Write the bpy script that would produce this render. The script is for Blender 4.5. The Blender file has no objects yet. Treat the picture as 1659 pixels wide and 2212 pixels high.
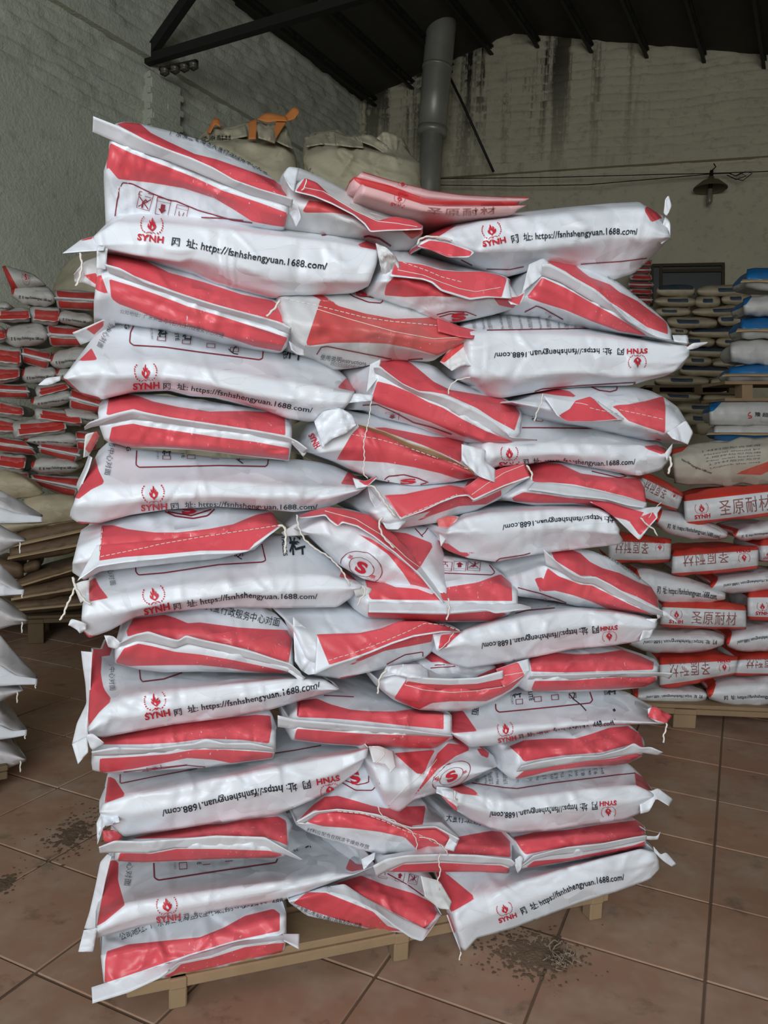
import bpy, bmesh, math, random
import numpy as np
from mathutils import Vector, Matrix
from mathutils.bvhtree import BVHTree
from mathutils.geometry import tessellate_polygon

# ------------------------------------------------------------------ scene, camera, light, exposure
scene = bpy.context.scene
COL = scene.collection
IMG_W, IMG_H = 1659.0, 2212.0
FOC = 1661.0                       # focal length in pixels of the 1659 x 2212 frame
CAM_H, HORIZON, ROLL = 1.45, 960.0, 0.035
CXP, CYP = 829.5, 1106.0
PITCH = math.atan((CYP - HORIZON) / FOC)
_f = np.array([0, math.cos(PITCH), -math.sin(PITCH)])
_r0 = np.array([1.0, 0, 0])
_u0 = np.array([0, math.sin(PITCH), math.cos(PITCH)])
_r = math.cos(ROLL) * _r0 + math.sin(ROLL) * _u0
_u = -math.sin(ROLL) * _r0 + math.cos(ROLL) * _u0
CAM = np.array([0, 0, CAM_H])

cam_data = bpy.data.cameras.new('camera')
cam_data.sensor_fit = 'VERTICAL'
cam_data.sensor_height = 36.0
cam_data.lens = 36.0 * FOC / IMG_H
cam_data.clip_start = 0.05
cam_data.clip_end = 100
cam = bpy.data.objects.new('camera', cam_data)
COL.objects.link(cam)
cam.matrix_world = Matrix(((_r[0], _u[0], -_f[0], 0), (_r[1], _u[1], -_f[1], 0), (_r[2], _u[2], -_f[2], CAM_H), (0, 0, 0, 1)))
scene.camera = cam

world = bpy.data.worlds.new('daylight')
scene.world = world
world.use_nodes = True
world.node_tree.nodes['Background'].inputs[0].default_value = (0.90, 0.96, 1.0, 1)
world.node_tree.nodes['Background'].inputs[1].default_value = 0.24

def area_light(name, loc, target, sx, sy, power, color):
    d = bpy.data.lights.new(name, 'AREA')
    d.shape = 'RECTANGLE'; d.size = sx; d.size_y = sy; d.energy = power; d.color = color
    o = bpy.data.objects.new(name, d); COL.objects.link(o)
    o.location = loc
    o.rotation_euler = (Vector(target) - Vector(loc)).to_track_quat('-Z', 'Y').to_euler()
    return o
# daylight through the wide loading door behind the photographer
area_light('door_daylight', (0.7, -4.5, 2.9), (0.4, 3.0, 1.25), 7.0, 3.2, 600, (0.895, 0.95, 1.0))

scene.cycles.use_light_tree = False; scene.cycles.max_bounces = 4; scene.cycles.diffuse_bounces = 3; scene.cycles.glossy_bounces = 2
scene.view_settings.view_transform = 'Standard'
scene.view_settings.look = 'None'
scene.view_settings.exposure = 0.24
scene.view_settings.gamma = 1.0
scene.view_settings.use_curve_mapping = False

# ------------------------------------------------------------------ geometry of the photograph
def rays(px, py):
    px = np.asarray(px, float); py = np.asarray(py, float)
    return _f + _r * ((px - CXP) / FOC)[..., None] - _u * ((py - CYP) / FOC)[..., None]

def at_z(px, py, z):
    d = rays(px, py)
    return CAM + d * ((z - CAM_H) / d[..., 2])[..., None]

class Plane:
    """vertical working plane through p0, running along heading yaw; n points away from the viewer"""
    def __init__(s, p0, yaw):
        s.p0 = np.array(p0, float); c, q = math.cos(yaw), math.sin(yaw)
        s.t = np.array([c, q, 0.0]); s.n = np.array([-q, c, 0.0])
    def at(s, px, py, d=0.0):
        r = rays(px, py)
        k = (s.n @ (s.p0 - CAM) + np.asarray(d, float)) / (r @ s.n)
        return CAM + r * k[..., None]

def project(P):
    v = np.asarray(P, float) - CAM
    w = v @ _f
    return CXP + FOC * (v @ _r) / w, CYP - FOC * (v @ _u) / w

# ------------------------------------------------------------------ materials
def srgb(r, g, b):
    f = lambda c: ((c / 255 + 0.055) / 1.055) ** 2.4 if c > 10 else c / 255 / 12.92
    return (f(r), f(g), f(b), 1)

MATS = {}
def nodes_of(name, rough=0.6, spec=0.4):
    m = bpy.data.materials.new(name); m.use_nodes = True
    nt = m.node_tree; b = nt.nodes['Principled BSDF']
    b.inputs['Roughness'].default_value = rough
    b.inputs['Specular IOR Level'].default_value = spec
    MATS[name] = m
    return m, nt, b

def add_noise(nt, scale, detail=4, rough=0.55, coord='Object', stretch=None):
    tc = nt.nodes.new('ShaderNodeTexCoord')
    n = nt.nodes.new('ShaderNodeTexNoise')
    n.inputs['Scale'].default_value = scale; n.inputs['Detail'].default_value = detail; n.inputs['Roughness'].default_value = rough
    src = tc.outputs[coord]
    if stretch:
        mp = nt.nodes.new('ShaderNodeMapping'); mp.inputs['Scale'].default_value = stretch
        nt.links.new(src, mp.inputs['Vector']); src = mp.outputs[0]
    nt.links.new(src, n.inputs['Vector'])
    return n

def ramp(nt, fac, stops):
    r = nt.nodes.new('ShaderNodeValToRGB')
    el = r.color_ramp.elements
    while len(el) < len(stops): el.new(0.5)
    for e, (p, c) in zip(el, stops): e.position = p; e.color = c
    nt.links.new(fac, r.inputs[0])
    return r

def mixc(nt, fac, a, b, mode='MIX'):
    m = nt.nodes.new('ShaderNodeMix'); m.data_type = 'RGBA'; m.blend_type = mode
    for i, v in ((0, fac), (6, a), (7, b)):
        if hasattr(v, 'is_linked'): nt.links.new(v, m.inputs[i])
        else: m.inputs[i].default_value = v
    return m.outputs[2]

def bump(nt, b, h, strength, dist):
    bp = nt.nodes.new('ShaderNodeBump')
    bp.inputs['Strength'].default_value = strength; bp.inputs['Distance'].default_value = dist
    nt.links.new(h, bp.inputs['Height'])
    prev = b.inputs['Normal']
    if prev.is_linked: nt.links.new(prev.links[0].from_socket, bp.inputs['Normal'])
    nt.links.new(bp.outputs[0], b.inputs['Normal'])

def paper_material(name, white, red, rough=0.5, dirt=0.25, weave=True, dirtcol=(0.30, 0.26, 0.21, 1)):
    """coated woven sack: white ground, coloured print where the 'ink' attribute is positive, creases and scuffs"""
    m, nt, b = nodes_of(name, rough, 0.45)
    at = nt.nodes.new('ShaderNodeAttribute'); at.attribute_name = 'ink'
    mr = nt.nodes.new('ShaderNodeMapRange'); mr.inputs[1].default_value = -0.6; mr.inputs[2].default_value = 0.6
    nt.links.new(at.outputs['Fac'], mr.inputs[0])
    n1 = add_noise(nt, 4.2, 3, 0.6)
    dk = lambda c, k: tuple(x * k for x in c[:3]) + (1,)
    wh = mixc(nt, n1.outputs[0], white, dk(white, 0.92))
    rr = ramp(nt, n1.outputs[0], [(0.3, dk(red, 0.93)), (0.7, tuple(min(1, c * 1.04 + 0.012) for c in red[:3]) + (1,))])
    sc = add_noise(nt, 150.0, 1, 0.5, stretch=(1, 1, 0.25)); sm = ramp(nt, sc.outputs[0], [(0.70, (0, 0, 0, 1)), (0.78, (0.8, 0.8, 0.8, 1))])   # ink worn off in specks
    gm = ramp(nt, n1.outputs[0], [(0.52, (0, 0, 0, 1)), (0.66, (1, 1, 1, 1))])
    mul = nt.nodes.new('ShaderNodeMath'); mul.operation = 'MULTIPLY'
    nt.links.new(sm.outputs[0], mul.inputs[0]); nt.links.new(gm.outputs[0], mul.inputs[1])
    redw = mixc(nt, mul.outputs[0], rr.outputs[0], white)
    base = mixc(nt, mr.outputs[0], wh, redw)
    n3 = add_noise(nt, 3.1, 3, 0.62); dm = ramp(nt, n3.outputs[0], [(0.45, (0, 0, 0, 1)), (0.80, (dirt, dirt, dirt, 1))])                      # dust
    base = mixc(nt, dm.outputs[0], base, dirtcol)
    nt.links.new(base, b.inputs['Base Color'])
    # one relief: soft dents, flat facets of crumpled paper and hairline creases
    nz = add_noise(nt, 5.0, 1)
    ad = nt.nodes.new('ShaderNodeVectorMath'); ad.operation = 'MULTIPLY_ADD'; ad.inputs[1].default_value = (.35, .35, .35)
    tc = nt.nodes.new('ShaderNodeTexCoord')
    nt.links.new(nz.outputs['Color'], ad.inputs[0]); nt.links.new(tc.outputs['Object'], ad.inputs[2])
    v2 = nt.nodes.new('ShaderNodeTexVoronoi'); v2.inputs['Scale'].default_value = 12.0; nt.links.new(ad.outputs[0], v2.inputs['Vector'])
    su = nt.nodes.new('ShaderNodeVectorMath'); su.operation = 'SUBTRACT'; nt.links.new(ad.outputs[0], su.inputs[0]); nt.links.new(v2.outputs['Position'], su.inputs[1])
    cs = nt.nodes.new('ShaderNodeVectorMath'); cs.operation = 'SUBTRACT'; cs.inputs[1].default_value = (.5, .5, .5); nt.links.new(v2.outputs['Color'], cs.inputs[0])
    dt = nt.nodes.new('ShaderNodeVectorMath'); dt.operation = 'DOT_PRODUCT'; nt.links.new(su.outputs[0], dt.inputs[0]); nt.links.new(cs.outputs[0], dt.inputs[1])
    mk = nt.nodes.new('ShaderNodeMapRange'); mk.inputs[1].default_value = .42; mk.inputs[2].default_value = .62; mk.inputs[3].default_value = .04; mk.inputs[4].default_value = .17; nt.links.new(nz.outputs[0], mk.inputs[0])
    fm = nt.nodes.new('ShaderNodeMath'); fm.operation = 'MULTIPLY'; nt.links.new(dt.outputs['Value'], fm.inputs[0]); nt.links.new(mk.outputs[0], fm.inputs[1])
    a2 = nt.nodes.new('ShaderNodeMath'); a2.operation = 'MULTIPLY_ADD'; a2.inputs[1].default_value = .008; nt.links.new(nz.outputs[0], a2.inputs[0]); nt.links.new(fm.outputs[0], a2.inputs[2])
    bump(nt, b, a2.outputs[0], 1.0, 1.0)
    return m

def plain_material(name, col, rough=0.6, spec=0.4, var=0.12, scale=8.0, bmp=0.0):
    m, nt, b = nodes_of(name, rough, spec)
    n = add_noise(nt, scale, 5, 0.6)
    c = mixc(nt, n.outputs[0], tuple(x * (1 - var) for x in col[:3]) + (1,), tuple(min(1, x * (1 + var)) for x in col[:3]) + (1,))
    nt.links.new(c, b.inputs['Base Color'])
    if bmp: bump(nt, b, n.outputs[0], bmp, 0.01)
    return m

WHITE = srgb(233, 236, 241); RED = srgb(221, 80, 90)
paper_material('sack_paper', WHITE, RED, 0.40, 0.10)
paper_material('sack_paper_dusty', srgb(222, 222, 222), srgb(212, 74, 76), 0.5, 0.45, dirtcol=srgb(165, 155, 142))
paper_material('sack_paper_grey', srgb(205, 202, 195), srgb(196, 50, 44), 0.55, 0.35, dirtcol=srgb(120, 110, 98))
paper_material('sack_orange_red', srgb(226, 226, 228), srgb(222, 62, 46), 0.5, 0.25, dirtcol=srgb(150, 140, 128))
paper_material('sack_blue', srgb(205, 203, 198), srgb(20, 105, 165), 0.45, 0.25, dirtcol=srgb(120, 112, 100))
paper_material('sack_sand', srgb(196, 182, 152), srgb(50, 70, 88), 0.6, 0.3, dirtcol=srgb(120, 106, 84))
paper_material('sack_brown', srgb(122, 98, 74), srgb(100, 80, 60), 0.65, 0.35, dirtcol=srgb(80, 62, 46))
paper_material('sack_plain_white', srgb(214, 210, 210), srgb(180, 176, 172), 0.6, 0.25, dirtcol=srgb(160, 150, 140))
paper_material('tape_white', srgb(226, 228, 232), RED, 0.6, 0.18)
paper_material('tape_kraft', srgb(186, 160, 122), srgb(150, 120, 80), 0.7, 0.25)
plain_material('ink_red', srgb(200, 46, 60), 0.5, 0.3, 0.04)
plain_material('ink_maroon', srgb(140, 44, 58), 0.5, 0.3, 0.04)
plain_material('ink_black', srgb(38, 48, 56), 0.5, 0.3, 0.05)
plain_material('ink_grey', srgb(110, 112, 116), 0.6, 0.3, 0.05)
plain_material('ink_brown', srgb(150, 96, 92), 0.6, 0.3, 0.05)
plain_material('thread', srgb(226, 220, 210), 0.8, 0.2, 0.08, 60)

# ------------------------------------------------------------------ objects, names and labels
def link(name, mesh, mat, parent=None):
    o = bpy.data.objects.new(name, mesh)
    COL.objects.link(o)
    if mat:
        for mm in (mat if isinstance(mat, (list, tuple)) else [mat]):
            mesh.materials.append(MATS[mm] if isinstance(mm, str) else mm)
    if parent is not None:
        o.parent = parent
        o.matrix_parent_inverse = parent.matrix_world.inverted()
    return o

def tag(o, label, cat=None, group=None, kind=None):
    if label: o['label'] = label
    if cat: o['category'] = cat
    if group: o['group'] = group
    if kind: o['kind'] = kind
    return o

def mesh_from(name, V, Fc, smooth=True):
    me = bpy.data.meshes.new(name)
    me.from_pydata([tuple(v) for v in V], [], Fc)
    if smooth: me.polygons.foreach_set('use_smooth', [True] * len(me.polygons))
    me.update()
    return me

def box_mesh(name, c, sx, sy, sz, bev=0.0, ax=None):
    """box centred at c with edge vectors along the three columns of ax"""
    bm = bmesh.new(); bmesh.ops.create_cube(bm, size=1)
    for v in bm.verts: v.co = Vector((v.co.x * sx, v.co.y * sy, v.co.z * sz))
    if bev: bmesh.ops.bevel(bm, geom=bm.edges[:], offset=bev, segments=1, affect='EDGES')
    M = Matrix.Identity(3) if ax is None else Matrix(ax).transposed()
    for v in bm.verts: v.co = M @ v.co + Vector(c)
    me = bpy.data.meshes.new(name); bm.to_mesh(me); bm.free()
    return me

def bar_mesh(name, a, b, w, h, up=(0, 0, 1)):
    a = Vector(a); b = Vector(b); t = (b - a).normalized(); s = t.cross(Vector(up)).normalized(); u = s.cross(t)
    return box_mesh(name, (a + b) / 2, (b - a).length, w, h, 0.0, (t, s, u))

def tube_mesh(name, pts, rad, sides=6, closed_ends=True):
    P = [Vector(p) for p in pts]; V = []; Fc = []
    rads = rad if isinstance(rad, (list, tuple)) else [rad] * len(P)
    pr = None
    for i, p in enumerate(P):
        t = (P[min(i + 1, len(P) - 1)] - P[max(i - 1, 0)])
        t = t.normalized() if t.length > 1e-9 else Vector((0, 0, 1))
        s = (pr - t * pr.dot(t)) if pr is not None else t.orthogonal()
        s = s.normalized() if s.length > 1e-6 else t.orthogonal().normalized()
        pr = s; q = t.cross(s)
        for k in range(sides):
            a = 2 * math.pi * k / sides
            V.append(p + (s * math.cos(a) + q * math.sin(a)) * rads[i])
    for i in range(len(P) - 1):
        for k in range(sides):
            a, b = i * sides + k, i * sides + (k + 1) % sides
            Fc.append((a, b, b + sides, a + sides))
    if closed_ends:
        Fc.append(tuple(range(sides))[::-1]); Fc.append(tuple(range((len(P) - 1) * sides, len(P) * sides)))
    return mesh_from(name, V, Fc)

# ------------------------------------------------------------------ cloth and paper patches measured on the photograph
CROPS = {'A': (130, 240, 650 / 1659), 'B': (600, 340, 650 / 1659), 'C': (1000, 400, 659 / 1659), 'D': (80, 640, 650 / 1659),
         'E': (580, 740, 650 / 1659), 'F': (1000, 800, 659 / 1659), 'G': (80, 1060, 650 / 1659), 'H': (580, 1080, 650 / 1659),
         'I': (1000, 1150, 659 / 1659), 'J': (130, 1480, 650 / 1659), 'K': (600, 1420, 650 / 1659), 'M': (900, 1540, 600 / 1659),
         'N': (150, 1800, 850 / 1659), 'P': (750, 340, 430 / 1659), 'X': (0, 540, 330 / 1304), 'Y': (0, 980, 260 / 757),
         'R': (1330, 520, 329 / 1455), 'S': (1330, 1000, 329 / 1213), 'W': (280, 220, 650 / 1659), 'O': (0, 0, 1)}

def pix(crop, pts):
    x0, y0, s = CROPS[crop]
    a = np.array(pts, float).reshape(-1, 2)
    return np.stack([x0 + a[:, 0] * s, y0 + a[:, 1] * s], 1)

def resample(P, n, smooth=1):
    P = np.asarray(P, float)
    L = np.r_[0, np.cumsum(np.hypot(*(P[1:, :2] - P[:-1, :2]).T))]
    t = np.linspace(0, L[-1], n)
    Q = np.stack([np.interp(t, L, P[:, k]) for k in range(P.shape[1])], 1)
    for _ in range(smooth):
        Q[1:-1] = 0.25 * Q[:-2] + 0.5 * Q[1:-1] + 0.25 * Q[2:]
    return Q

def poly_sdf(px, py, polys):
    """signed distance in pixels, positive inside any polygon"""
    best = np.full(px.shape, -1e3)
    for poly in polys:
        x1, y1 = poly[:, 0], poly[:, 1]; x2, y2 = np.roll(x1, -1), np.roll(y1, -1)
        dmin = np.full(px.shape, 1e9); ins = np.zeros(px.shape, bool)
        for a, b, c, d in zip(x1, y1, x2, y2):
            ex, ey = c - a, d - b
            t = np.clip(((px - a) * ex + (py - b) * ey) / max(ex * ex + ey * ey, 1e-9), 0, 1)
            dmin = np.minimum(dmin, np.hypot(px - a - t * ex, py - b - t * ey))
            if abs(ey) > 1e-9:
                ins ^= ((b > py) != (d > py)) & (px < ex * (py - b) / ey + a)
        best = np.maximum(best, np.where(ins, dmin, -dmin))
    return best

def crumple(px, py, rng, amp, n, wide=1.0):
    """folds and dents, in metres"""
    out = np.zeros(px.shape)
    x0, x1, y0, y1 = px.min(), px.max(), py.min(), py.max()
    for _ in range(n):
        cx, cy = rng.uniform(x0, x1), rng.uniform(y0, y1)
        th = rng.uniform(0, math.pi); ln = rng.uniform(25, 120) * wide; w = rng.uniform(6, 24) * wide
        s = (px - cx) * math.cos(th) + (py - cy) * math.sin(th); q = -(px - cx) * math.sin(th) + (py - cy) * math.cos(th)
        q = q + 0.002 * s * s * rng.choice((-1, 1)) / wide
        side = w * rng.uniform(0.3, 1.0)
        h = np.where(q > 0, np.maximum(0, 1 - q / w), np.maximum(0, 1 + q / side)) * np.maximum(0, 1 - (s / ln / 1.5) ** 2)
        out += amp * rng.uniform(0.3, 1.0) * rng.choice((-1, 1, -1)) * h
    for _ in range(4):
        cx, cy = rng.uniform(x0, x1), rng.uniform(y0, y1); sg = rng.uniform(40, 120) * wide
        out += amp * 1.5 * rng.uniform(-1, 1) * np.exp(-((px - cx) ** 2 + (py - cy) ** 2) / sg ** 2)
    return out

def patch_grid(rows, step, plane, rng, amp=0.004, folds=18, roundd=0.0, roundpx=26, dsm=2, dd=0.0, wide=1.0):
    """rows: list of (depth, Nx2 pixel polyline, left to right), top to bottom"""
    wid = max(np.hypot(*(r[1][1:] - r[1][:-1]).T).sum() for r in rows)
    n = int(np.clip(wid / step, 6, 190))
    R = []
    for dep, P in rows:
        dv = np.full((len(P), 1), dep) if np.isscalar(dep) else np.array(dep, float).reshape(-1, 1)
        if len(dv) != len(P):
            dv = np.interp(np.linspace(0, 1, len(P)), np.linspace(0, 1, len(dv)), dv[:, 0]).reshape(-1, 1)
        R.append(resample(np.hstack([P, dv]), n))
    G = [R[0]]
    for a, b in zip(R[:-1], R[1:]):
        h = np.hypot(*(b - a)[:, :2].T).mean(); m = int(np.clip(round(h / step), 1, 40))
        for k in range(1, m + 1): G.append(a + (b - a) * k / m)
    G = np.array(G)
    D = G[..., 2]
    for _ in range(dsm):
        D[1:-1] = 0.25 * D[:-2] + 0.5 * D[1:-1] + 0.25 * D[2:]
    px, py = G[..., 0], G[..., 1]
    if amp: D = D + crumple(px, py, rng, amp, folds, wide)
    if roundd:
        seg = lambda A: np.hypot(np.diff(A[..., 0], axis=1), np.diff(A[..., 1], axis=1))
        sg = seg(G); c = np.concatenate([np.zeros((len(G), 1)), np.cumsum(sg, 1)], 1)
        e = np.minimum(c, c[:, -1:] - c)
        k = np.clip(1 - e / roundpx, 0, 1); D = D + roundd * (1 - np.sqrt(1 - k * k * 0.999))
    D = D + dd
    return px, py, D, plane.at(px, py, D)

def set_ink(me, vals):
    a = me.attributes.new('ink', 'FLOAT', 'POINT'); a.data.foreach_set('value', np.asarray(vals, float))

class Sack:
    """one sack: a closed body with its printed end or side towards the viewer, its tape, flaps, print and threads as parts"""
    def __init__(s, crop, plane, name, label, group, rows, red=(), mat='sack_paper', back=0.42, tilt=0.0, d0=0.0, amp=0.0068,
                 folds=34, step=5.2, seed=1, rnd=0.016, cat='sack', roundpx=15, shrink=0.80, neck=(1.0, .93, .9, .86)):
        s.crop, s.plane, s.d0, s.step, s.mat = crop, plane, d0, step, mat
        s.rng = random.Random(seed)
        s.V, s.T, s.flap = [], [], None
        rr = [(r[0], pix(crop, r[1])) for r in rows]
        px, py, D, P = patch_grid(rr, step, plane, s.rng, amp, folds, rnd, roundpx, 1, d0, wide=max(.6, step / 5.2))
        s.collect(P)
        nr, nc = px.shape
        ink = poly_sdf(px, py, [pix(crop, q) for q in red]) / (step / 5.2) if len(red) else np.full(px.shape, -9.0)
        V = P.reshape(-1, 3); I = ink.ravel()
        Fc = [(i * nc + j, (i + 1) * nc + j, (i + 1) * nc + j + 1, i * nc + j + 1) for i in range(nr - 1) for j in range(nc - 1)]
        loop = [j for j in range(nc)] + [i * nc + nc - 1 for i in range(1, nr)] + [(nr - 1) * nc + j for j in range(nc - 2, -1, -1)] + [i * nc for i in range(nr - 2, 0, -1)]
        ring = V[loop]; ringI = I[loop]; cen = ring.mean(0)
        Vs, Is, prev, off = [V], [I], loop, len(V)
        zmin = ring[:, 2].min()
        flat = ring - np.outer((ring - cen) @ plane.n, plane.n)       # the same outline pressed onto one depth
        dmean = (ring - cen) @ plane.n
        back_d = (dmean.max() if back > dmean.max() + 0.05 else dmean.max())
        for fr, sc in ((0.12, neck[0]), (0.4, neck[1]), (0.8, neck[2]), (0.96, neck[3]), (1.0, shrink)):
            dep = dmean * (1 - min(1, fr * 2.2)) + (dmean.min() + back) * fr + (back_d * 0.0)
            dep = np.maximum(dep, dmean + 0.004 * fr) if fr < 0.4 else dep
            Q = cen + (flat - cen) * np.array([sc, sc, sc]) + np.outer(dep, plane.n)
            Q[:, 2] += tilt * back * fr
            Vs.append(Q); Is.append(ringI if fr < 0.3 else np.minimum(ringI, ringI))
            cur = list(range(off, off + len(loop))); off += len(loop)
            for k in range(len(loop)):
                k2 = (k + 1) % len(loop)
                Fc.append((prev[k], prev[k2], cur[k2], cur[k]))
            prev = cur
        cc = Vs[-1].mean(0); Vs.append(cc[None]); Is.append(np.array([-9.0])); ci = off
        for k in range(len(prev)): Fc.append((prev[k], prev[(k + 1) % len(prev)], ci))
        V = np.vstack(Vs); I = np.concatenate(Is)
        base = V.mean(0); base[2] = V[:, 2].min()
        s.root = bpy.data.objects.new(name, None); COL.objects.link(s.root)
        s.root.location = base; s.root.empty_display_size = 0.1
        s.base = base
        me = mesh_from('body', V - base, Fc); set_ink(me, I)
        b = link('body', me, mat); b.parent = s.root
        tag(s.root, label, cat, group)

    def collect(s, P):
        nr, nc = P.shape[:2]; o = len(s.V)
        s.V.extend(Vector(p) for p in P.reshape(-1, 3))
        for i in range(nr - 1):
            for j in range(nc - 1):
                a = o + i * nc + j; s.T.append((a, a + nc, a + nc + 1, a + 1))
        s._bvh = None

    def bvh(s):
        if s._bvh is None: s._bvh = BVHTree.FromPolygons(s.V, s.T)
        return s._bvh

    def add(s, name, me, mat):
        o = link(name, me, mat); o.parent = s.root
        o.location = -Vector(s.base)
        return o

    def fin(s, rows, name='tape', red=(), mat='tape_white', amp=0.0045, folds=12, crop=None, thick=0.0016, target=True, label=None):
        """thin strip of tape or flap standing off the body; rows as for the body"""
        c = crop or s.crop
        rr = [(r[0], pix(c, r[1])) for r in rows]
        px, py, D, P = patch_grid(rr, s.step * 0.9, s.plane, s.rng, amp, folds, 0, 26, 1, s.d0, wide=s.step / 8.0)
        if target: s.collect(P)
        nr, nc = px.shape
        ink = poly_sdf(px, py, [pix(c, q) for q in red]) / (s.step / 5.2) if len(red) else np.full(px.shape, -9.0)
        V = np.vstack([P.reshape(-1, 3), (P + s.plane.n * thick).reshape(-1, 3)]); N = nr * nc
        Fc = []
        for i in range(nr - 1):
            for j in range(nc - 1):
                a = i * nc + j; Fc.append((a, a + nc, a + nc + 1, a + 1)); Fc.append((a + N, a + N + 1, a + N + nc + 1, a + N + nc))
        loop = [j for j in range(nc)] + [i * nc + nc - 1 for i in range(1, nr)] + [(nr - 1) * nc + j for j in range(nc - 2, -1, -1)] + [i * nc for i in range(nr - 2, 0, -1)]
        for k in range(len(loop)):
            a, b = loop[k], loop[(k + 1) % len(loop)]; Fc.append((a, b, b + N, a + N))
        me = mesh_from(name, V, Fc); set_ink(me, np.r_[ink.ravel(), ink.ravel()])
        o = s.add(name, me, mat)
        if label: o['label'] = label
        if name == 'sewn_flap': s.flap = o
        return o

    def drop(s, px, py, lift=0.0013):
        """where the sight lines through these pixels meet the sack, lifted off its skin"""
        R = rays(px, py); out = []; ok = []
        b = s.bvh(); o = Vector(CAM)
        last = None
        for r in R:
            v = Vector(r); loc, no, idx, dist = b.ray_cast(o, v)
            if loc is None: out.append(None)
            else:
                if no.dot(v) > 0: no = -no
                out.append(loc + no * lift)
        return out

    def lines(s, polys, w=2.4, mat='ink_maroon', name='printed_frame', crop=None, lift=0.0013):
        for q in polys:
            V, Fc = [], []
            P = pix(crop or s.crop, q)
            L = np.hypot(*(P[1:] - P[:-1]).T).sum(); n = max(2, int(L / 4.5) + 1)
            P = resample(P, n, 0)
            t = np.gradient(P, axis=0); t /= np.maximum(np.hypot(*t.T), 1e-6)[:, None]; nn = np.stack([-t[:, 1], t[:, 0]], 1)
            a = P + nn * w / 2; b = P - nn * w / 2
            A = s.drop(a[:, 0], a[:, 1], lift); B = s.drop(b[:, 0], b[:, 1], lift)
            o = len(V); ids = []
            for u, v in zip(A, B):
                if u is None or v is None or (u - v).length > 0.03: ids.append(None)
                else: ids.append(len(V)); V.extend([u, v])
            for i, j in zip(ids[:-1], ids[1:]):
                if i is not None and j is not None and (V[i] - V[j]).length < 0.06: Fc.append((i, i + 1, j + 1, j))
            if Fc: s.add(name, mesh_from(name, V, Fc), mat)

    def decal(s, tmpl, base, h=None, name='lettering', crop=None, shear=0.0, lift=0.0036, mats=None, up=None):
        """lay a printed template along a base line of pixels; h is the height of one template unit in crop pixels"""
        Vt, Ft, Mi, mm = TEMPLATES[tmpl] if isinstance(tmpl, str) else tmpl
        c = crop or s.crop; sc = CROPS[c][2]
        P = pix(c, base)
        L = np.r_[0, np.cumsum(np.hypot(*(P[1:] - P[:-1]).T))]
        hh = (h * sc) if h else L[-1]
        n = 60
        Q = resample(P, n, 2); T = np.gradient(Q, axis=0); T /= np.maximum(np.hypot(*T.T), 1e-9)[:, None]
        u = np.clip(Vt[:, 0], -0.2, 1.2)
        xi = np.clip(u, 0, 1) * (n - 1)
        bx = np.interp(xi, range(n), Q[:, 0]); by = np.interp(xi, range(n), Q[:, 1])
        tx = np.interp(xi, range(n), T[:, 0]); ty = np.interp(xi, range(n), T[:, 1])
        if up is None: ux, uy = ty, -tx
        else: ux, uy = np.full(n, up[0])[0] + 0 * tx, up[1] + 0 * tx
        k = Vt[:, 1] * hh
        ex = (u - np.clip(u, 0, 1)) * L[-1]
        px = bx + ux * k + tx * (ex + shear * k); py = by + uy * k + ty * (ex + shear * k)
        H = s.drop(px, py, lift)
        V, ids = [], []
        for q in H:
            if q is None: ids.append(-1)
            else: ids.append(len(V)); V.append(q)
        Fc, ms = [], []
        for f, mi in zip(Ft, Mi):
            g = [ids[i] for i in f]
            if min(g) < 0: continue
            if max((V[g[i]] - V[g[i - 1]]).length for i in range(len(g))) > 0.12: continue
            Fc.append(g); ms.append(mi)
        if not Fc: return None
        me = mesh_from(name, V, Fc, True); me.polygons.foreach_set('material_index', ms)
        return s.add(name, me, list(mats or mm))

    def thread(s, pts, depths=-0.01, rad=0.0017, name='thread', crop=None, wob=1.0):
        P = pix(crop or s.crop, pts)
        dv = np.full(len(P), depths) if np.isscalar(depths) else np.array(depths, float)
        Q = resample(np.hstack([P, dv[:, None]]), max(6, int(np.hypot(*(P[1:] - P[:-1]).T).sum() / 4)), 2)
        Q[:, 0] += np.sin(np.arange(len(Q)) * 1.7) * wob; Q[:, 1] += np.cos(np.arange(len(Q)) * 1.3) * wob * 0.5
        X = s.plane.at(Q[:, 0], Q[:, 1], Q[:, 2] + s.d0)
        rd = [rad * 0.88 * (0.8 + 0.45 * abs(math.sin(i * 1.1))) for i in range(len(X))]
        return s.add(name, tube_mesh(name, X, rd, 5), 'thread')

    def stitch(s, pts, crop=None, rad=0.0011, dash=True):
        P = pix(crop or s.crop, pts); L = np.hypot(*(P[1:] - P[:-1]).T).sum()
        n = max(4, int(L / 3.0)); Q = resample(P, n, 1)
        H = s.drop(Q[:, 0], Q[:, 1], 0.0012)
        V, Fc = [], []
        run = []
        def flush():
            if len(run) >= 2:
                me = tube_mesh('tmp', run, rad, 4); o = len(V)
                V.extend(v.co.copy() for v in me.vertices); Fc.extend(tuple(o + i for i in p.vertices) for p in me.polygons)
                bpy.data.meshes.remove(me)
            run.clear()
        for i, q in enumerate(H):
            if q is None or (run and (q - run[-1]).length > 0.03): flush(); continue
            run.append(q)
            if dash and i % 4 == 3: flush()
        flush()
        if Fc:
            o = s.add('stitching', mesh_from('stitching', V, Fc), 'thread')
            if s.flap: o.parent = s.flap; o.location = (0, 0, 0)

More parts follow.
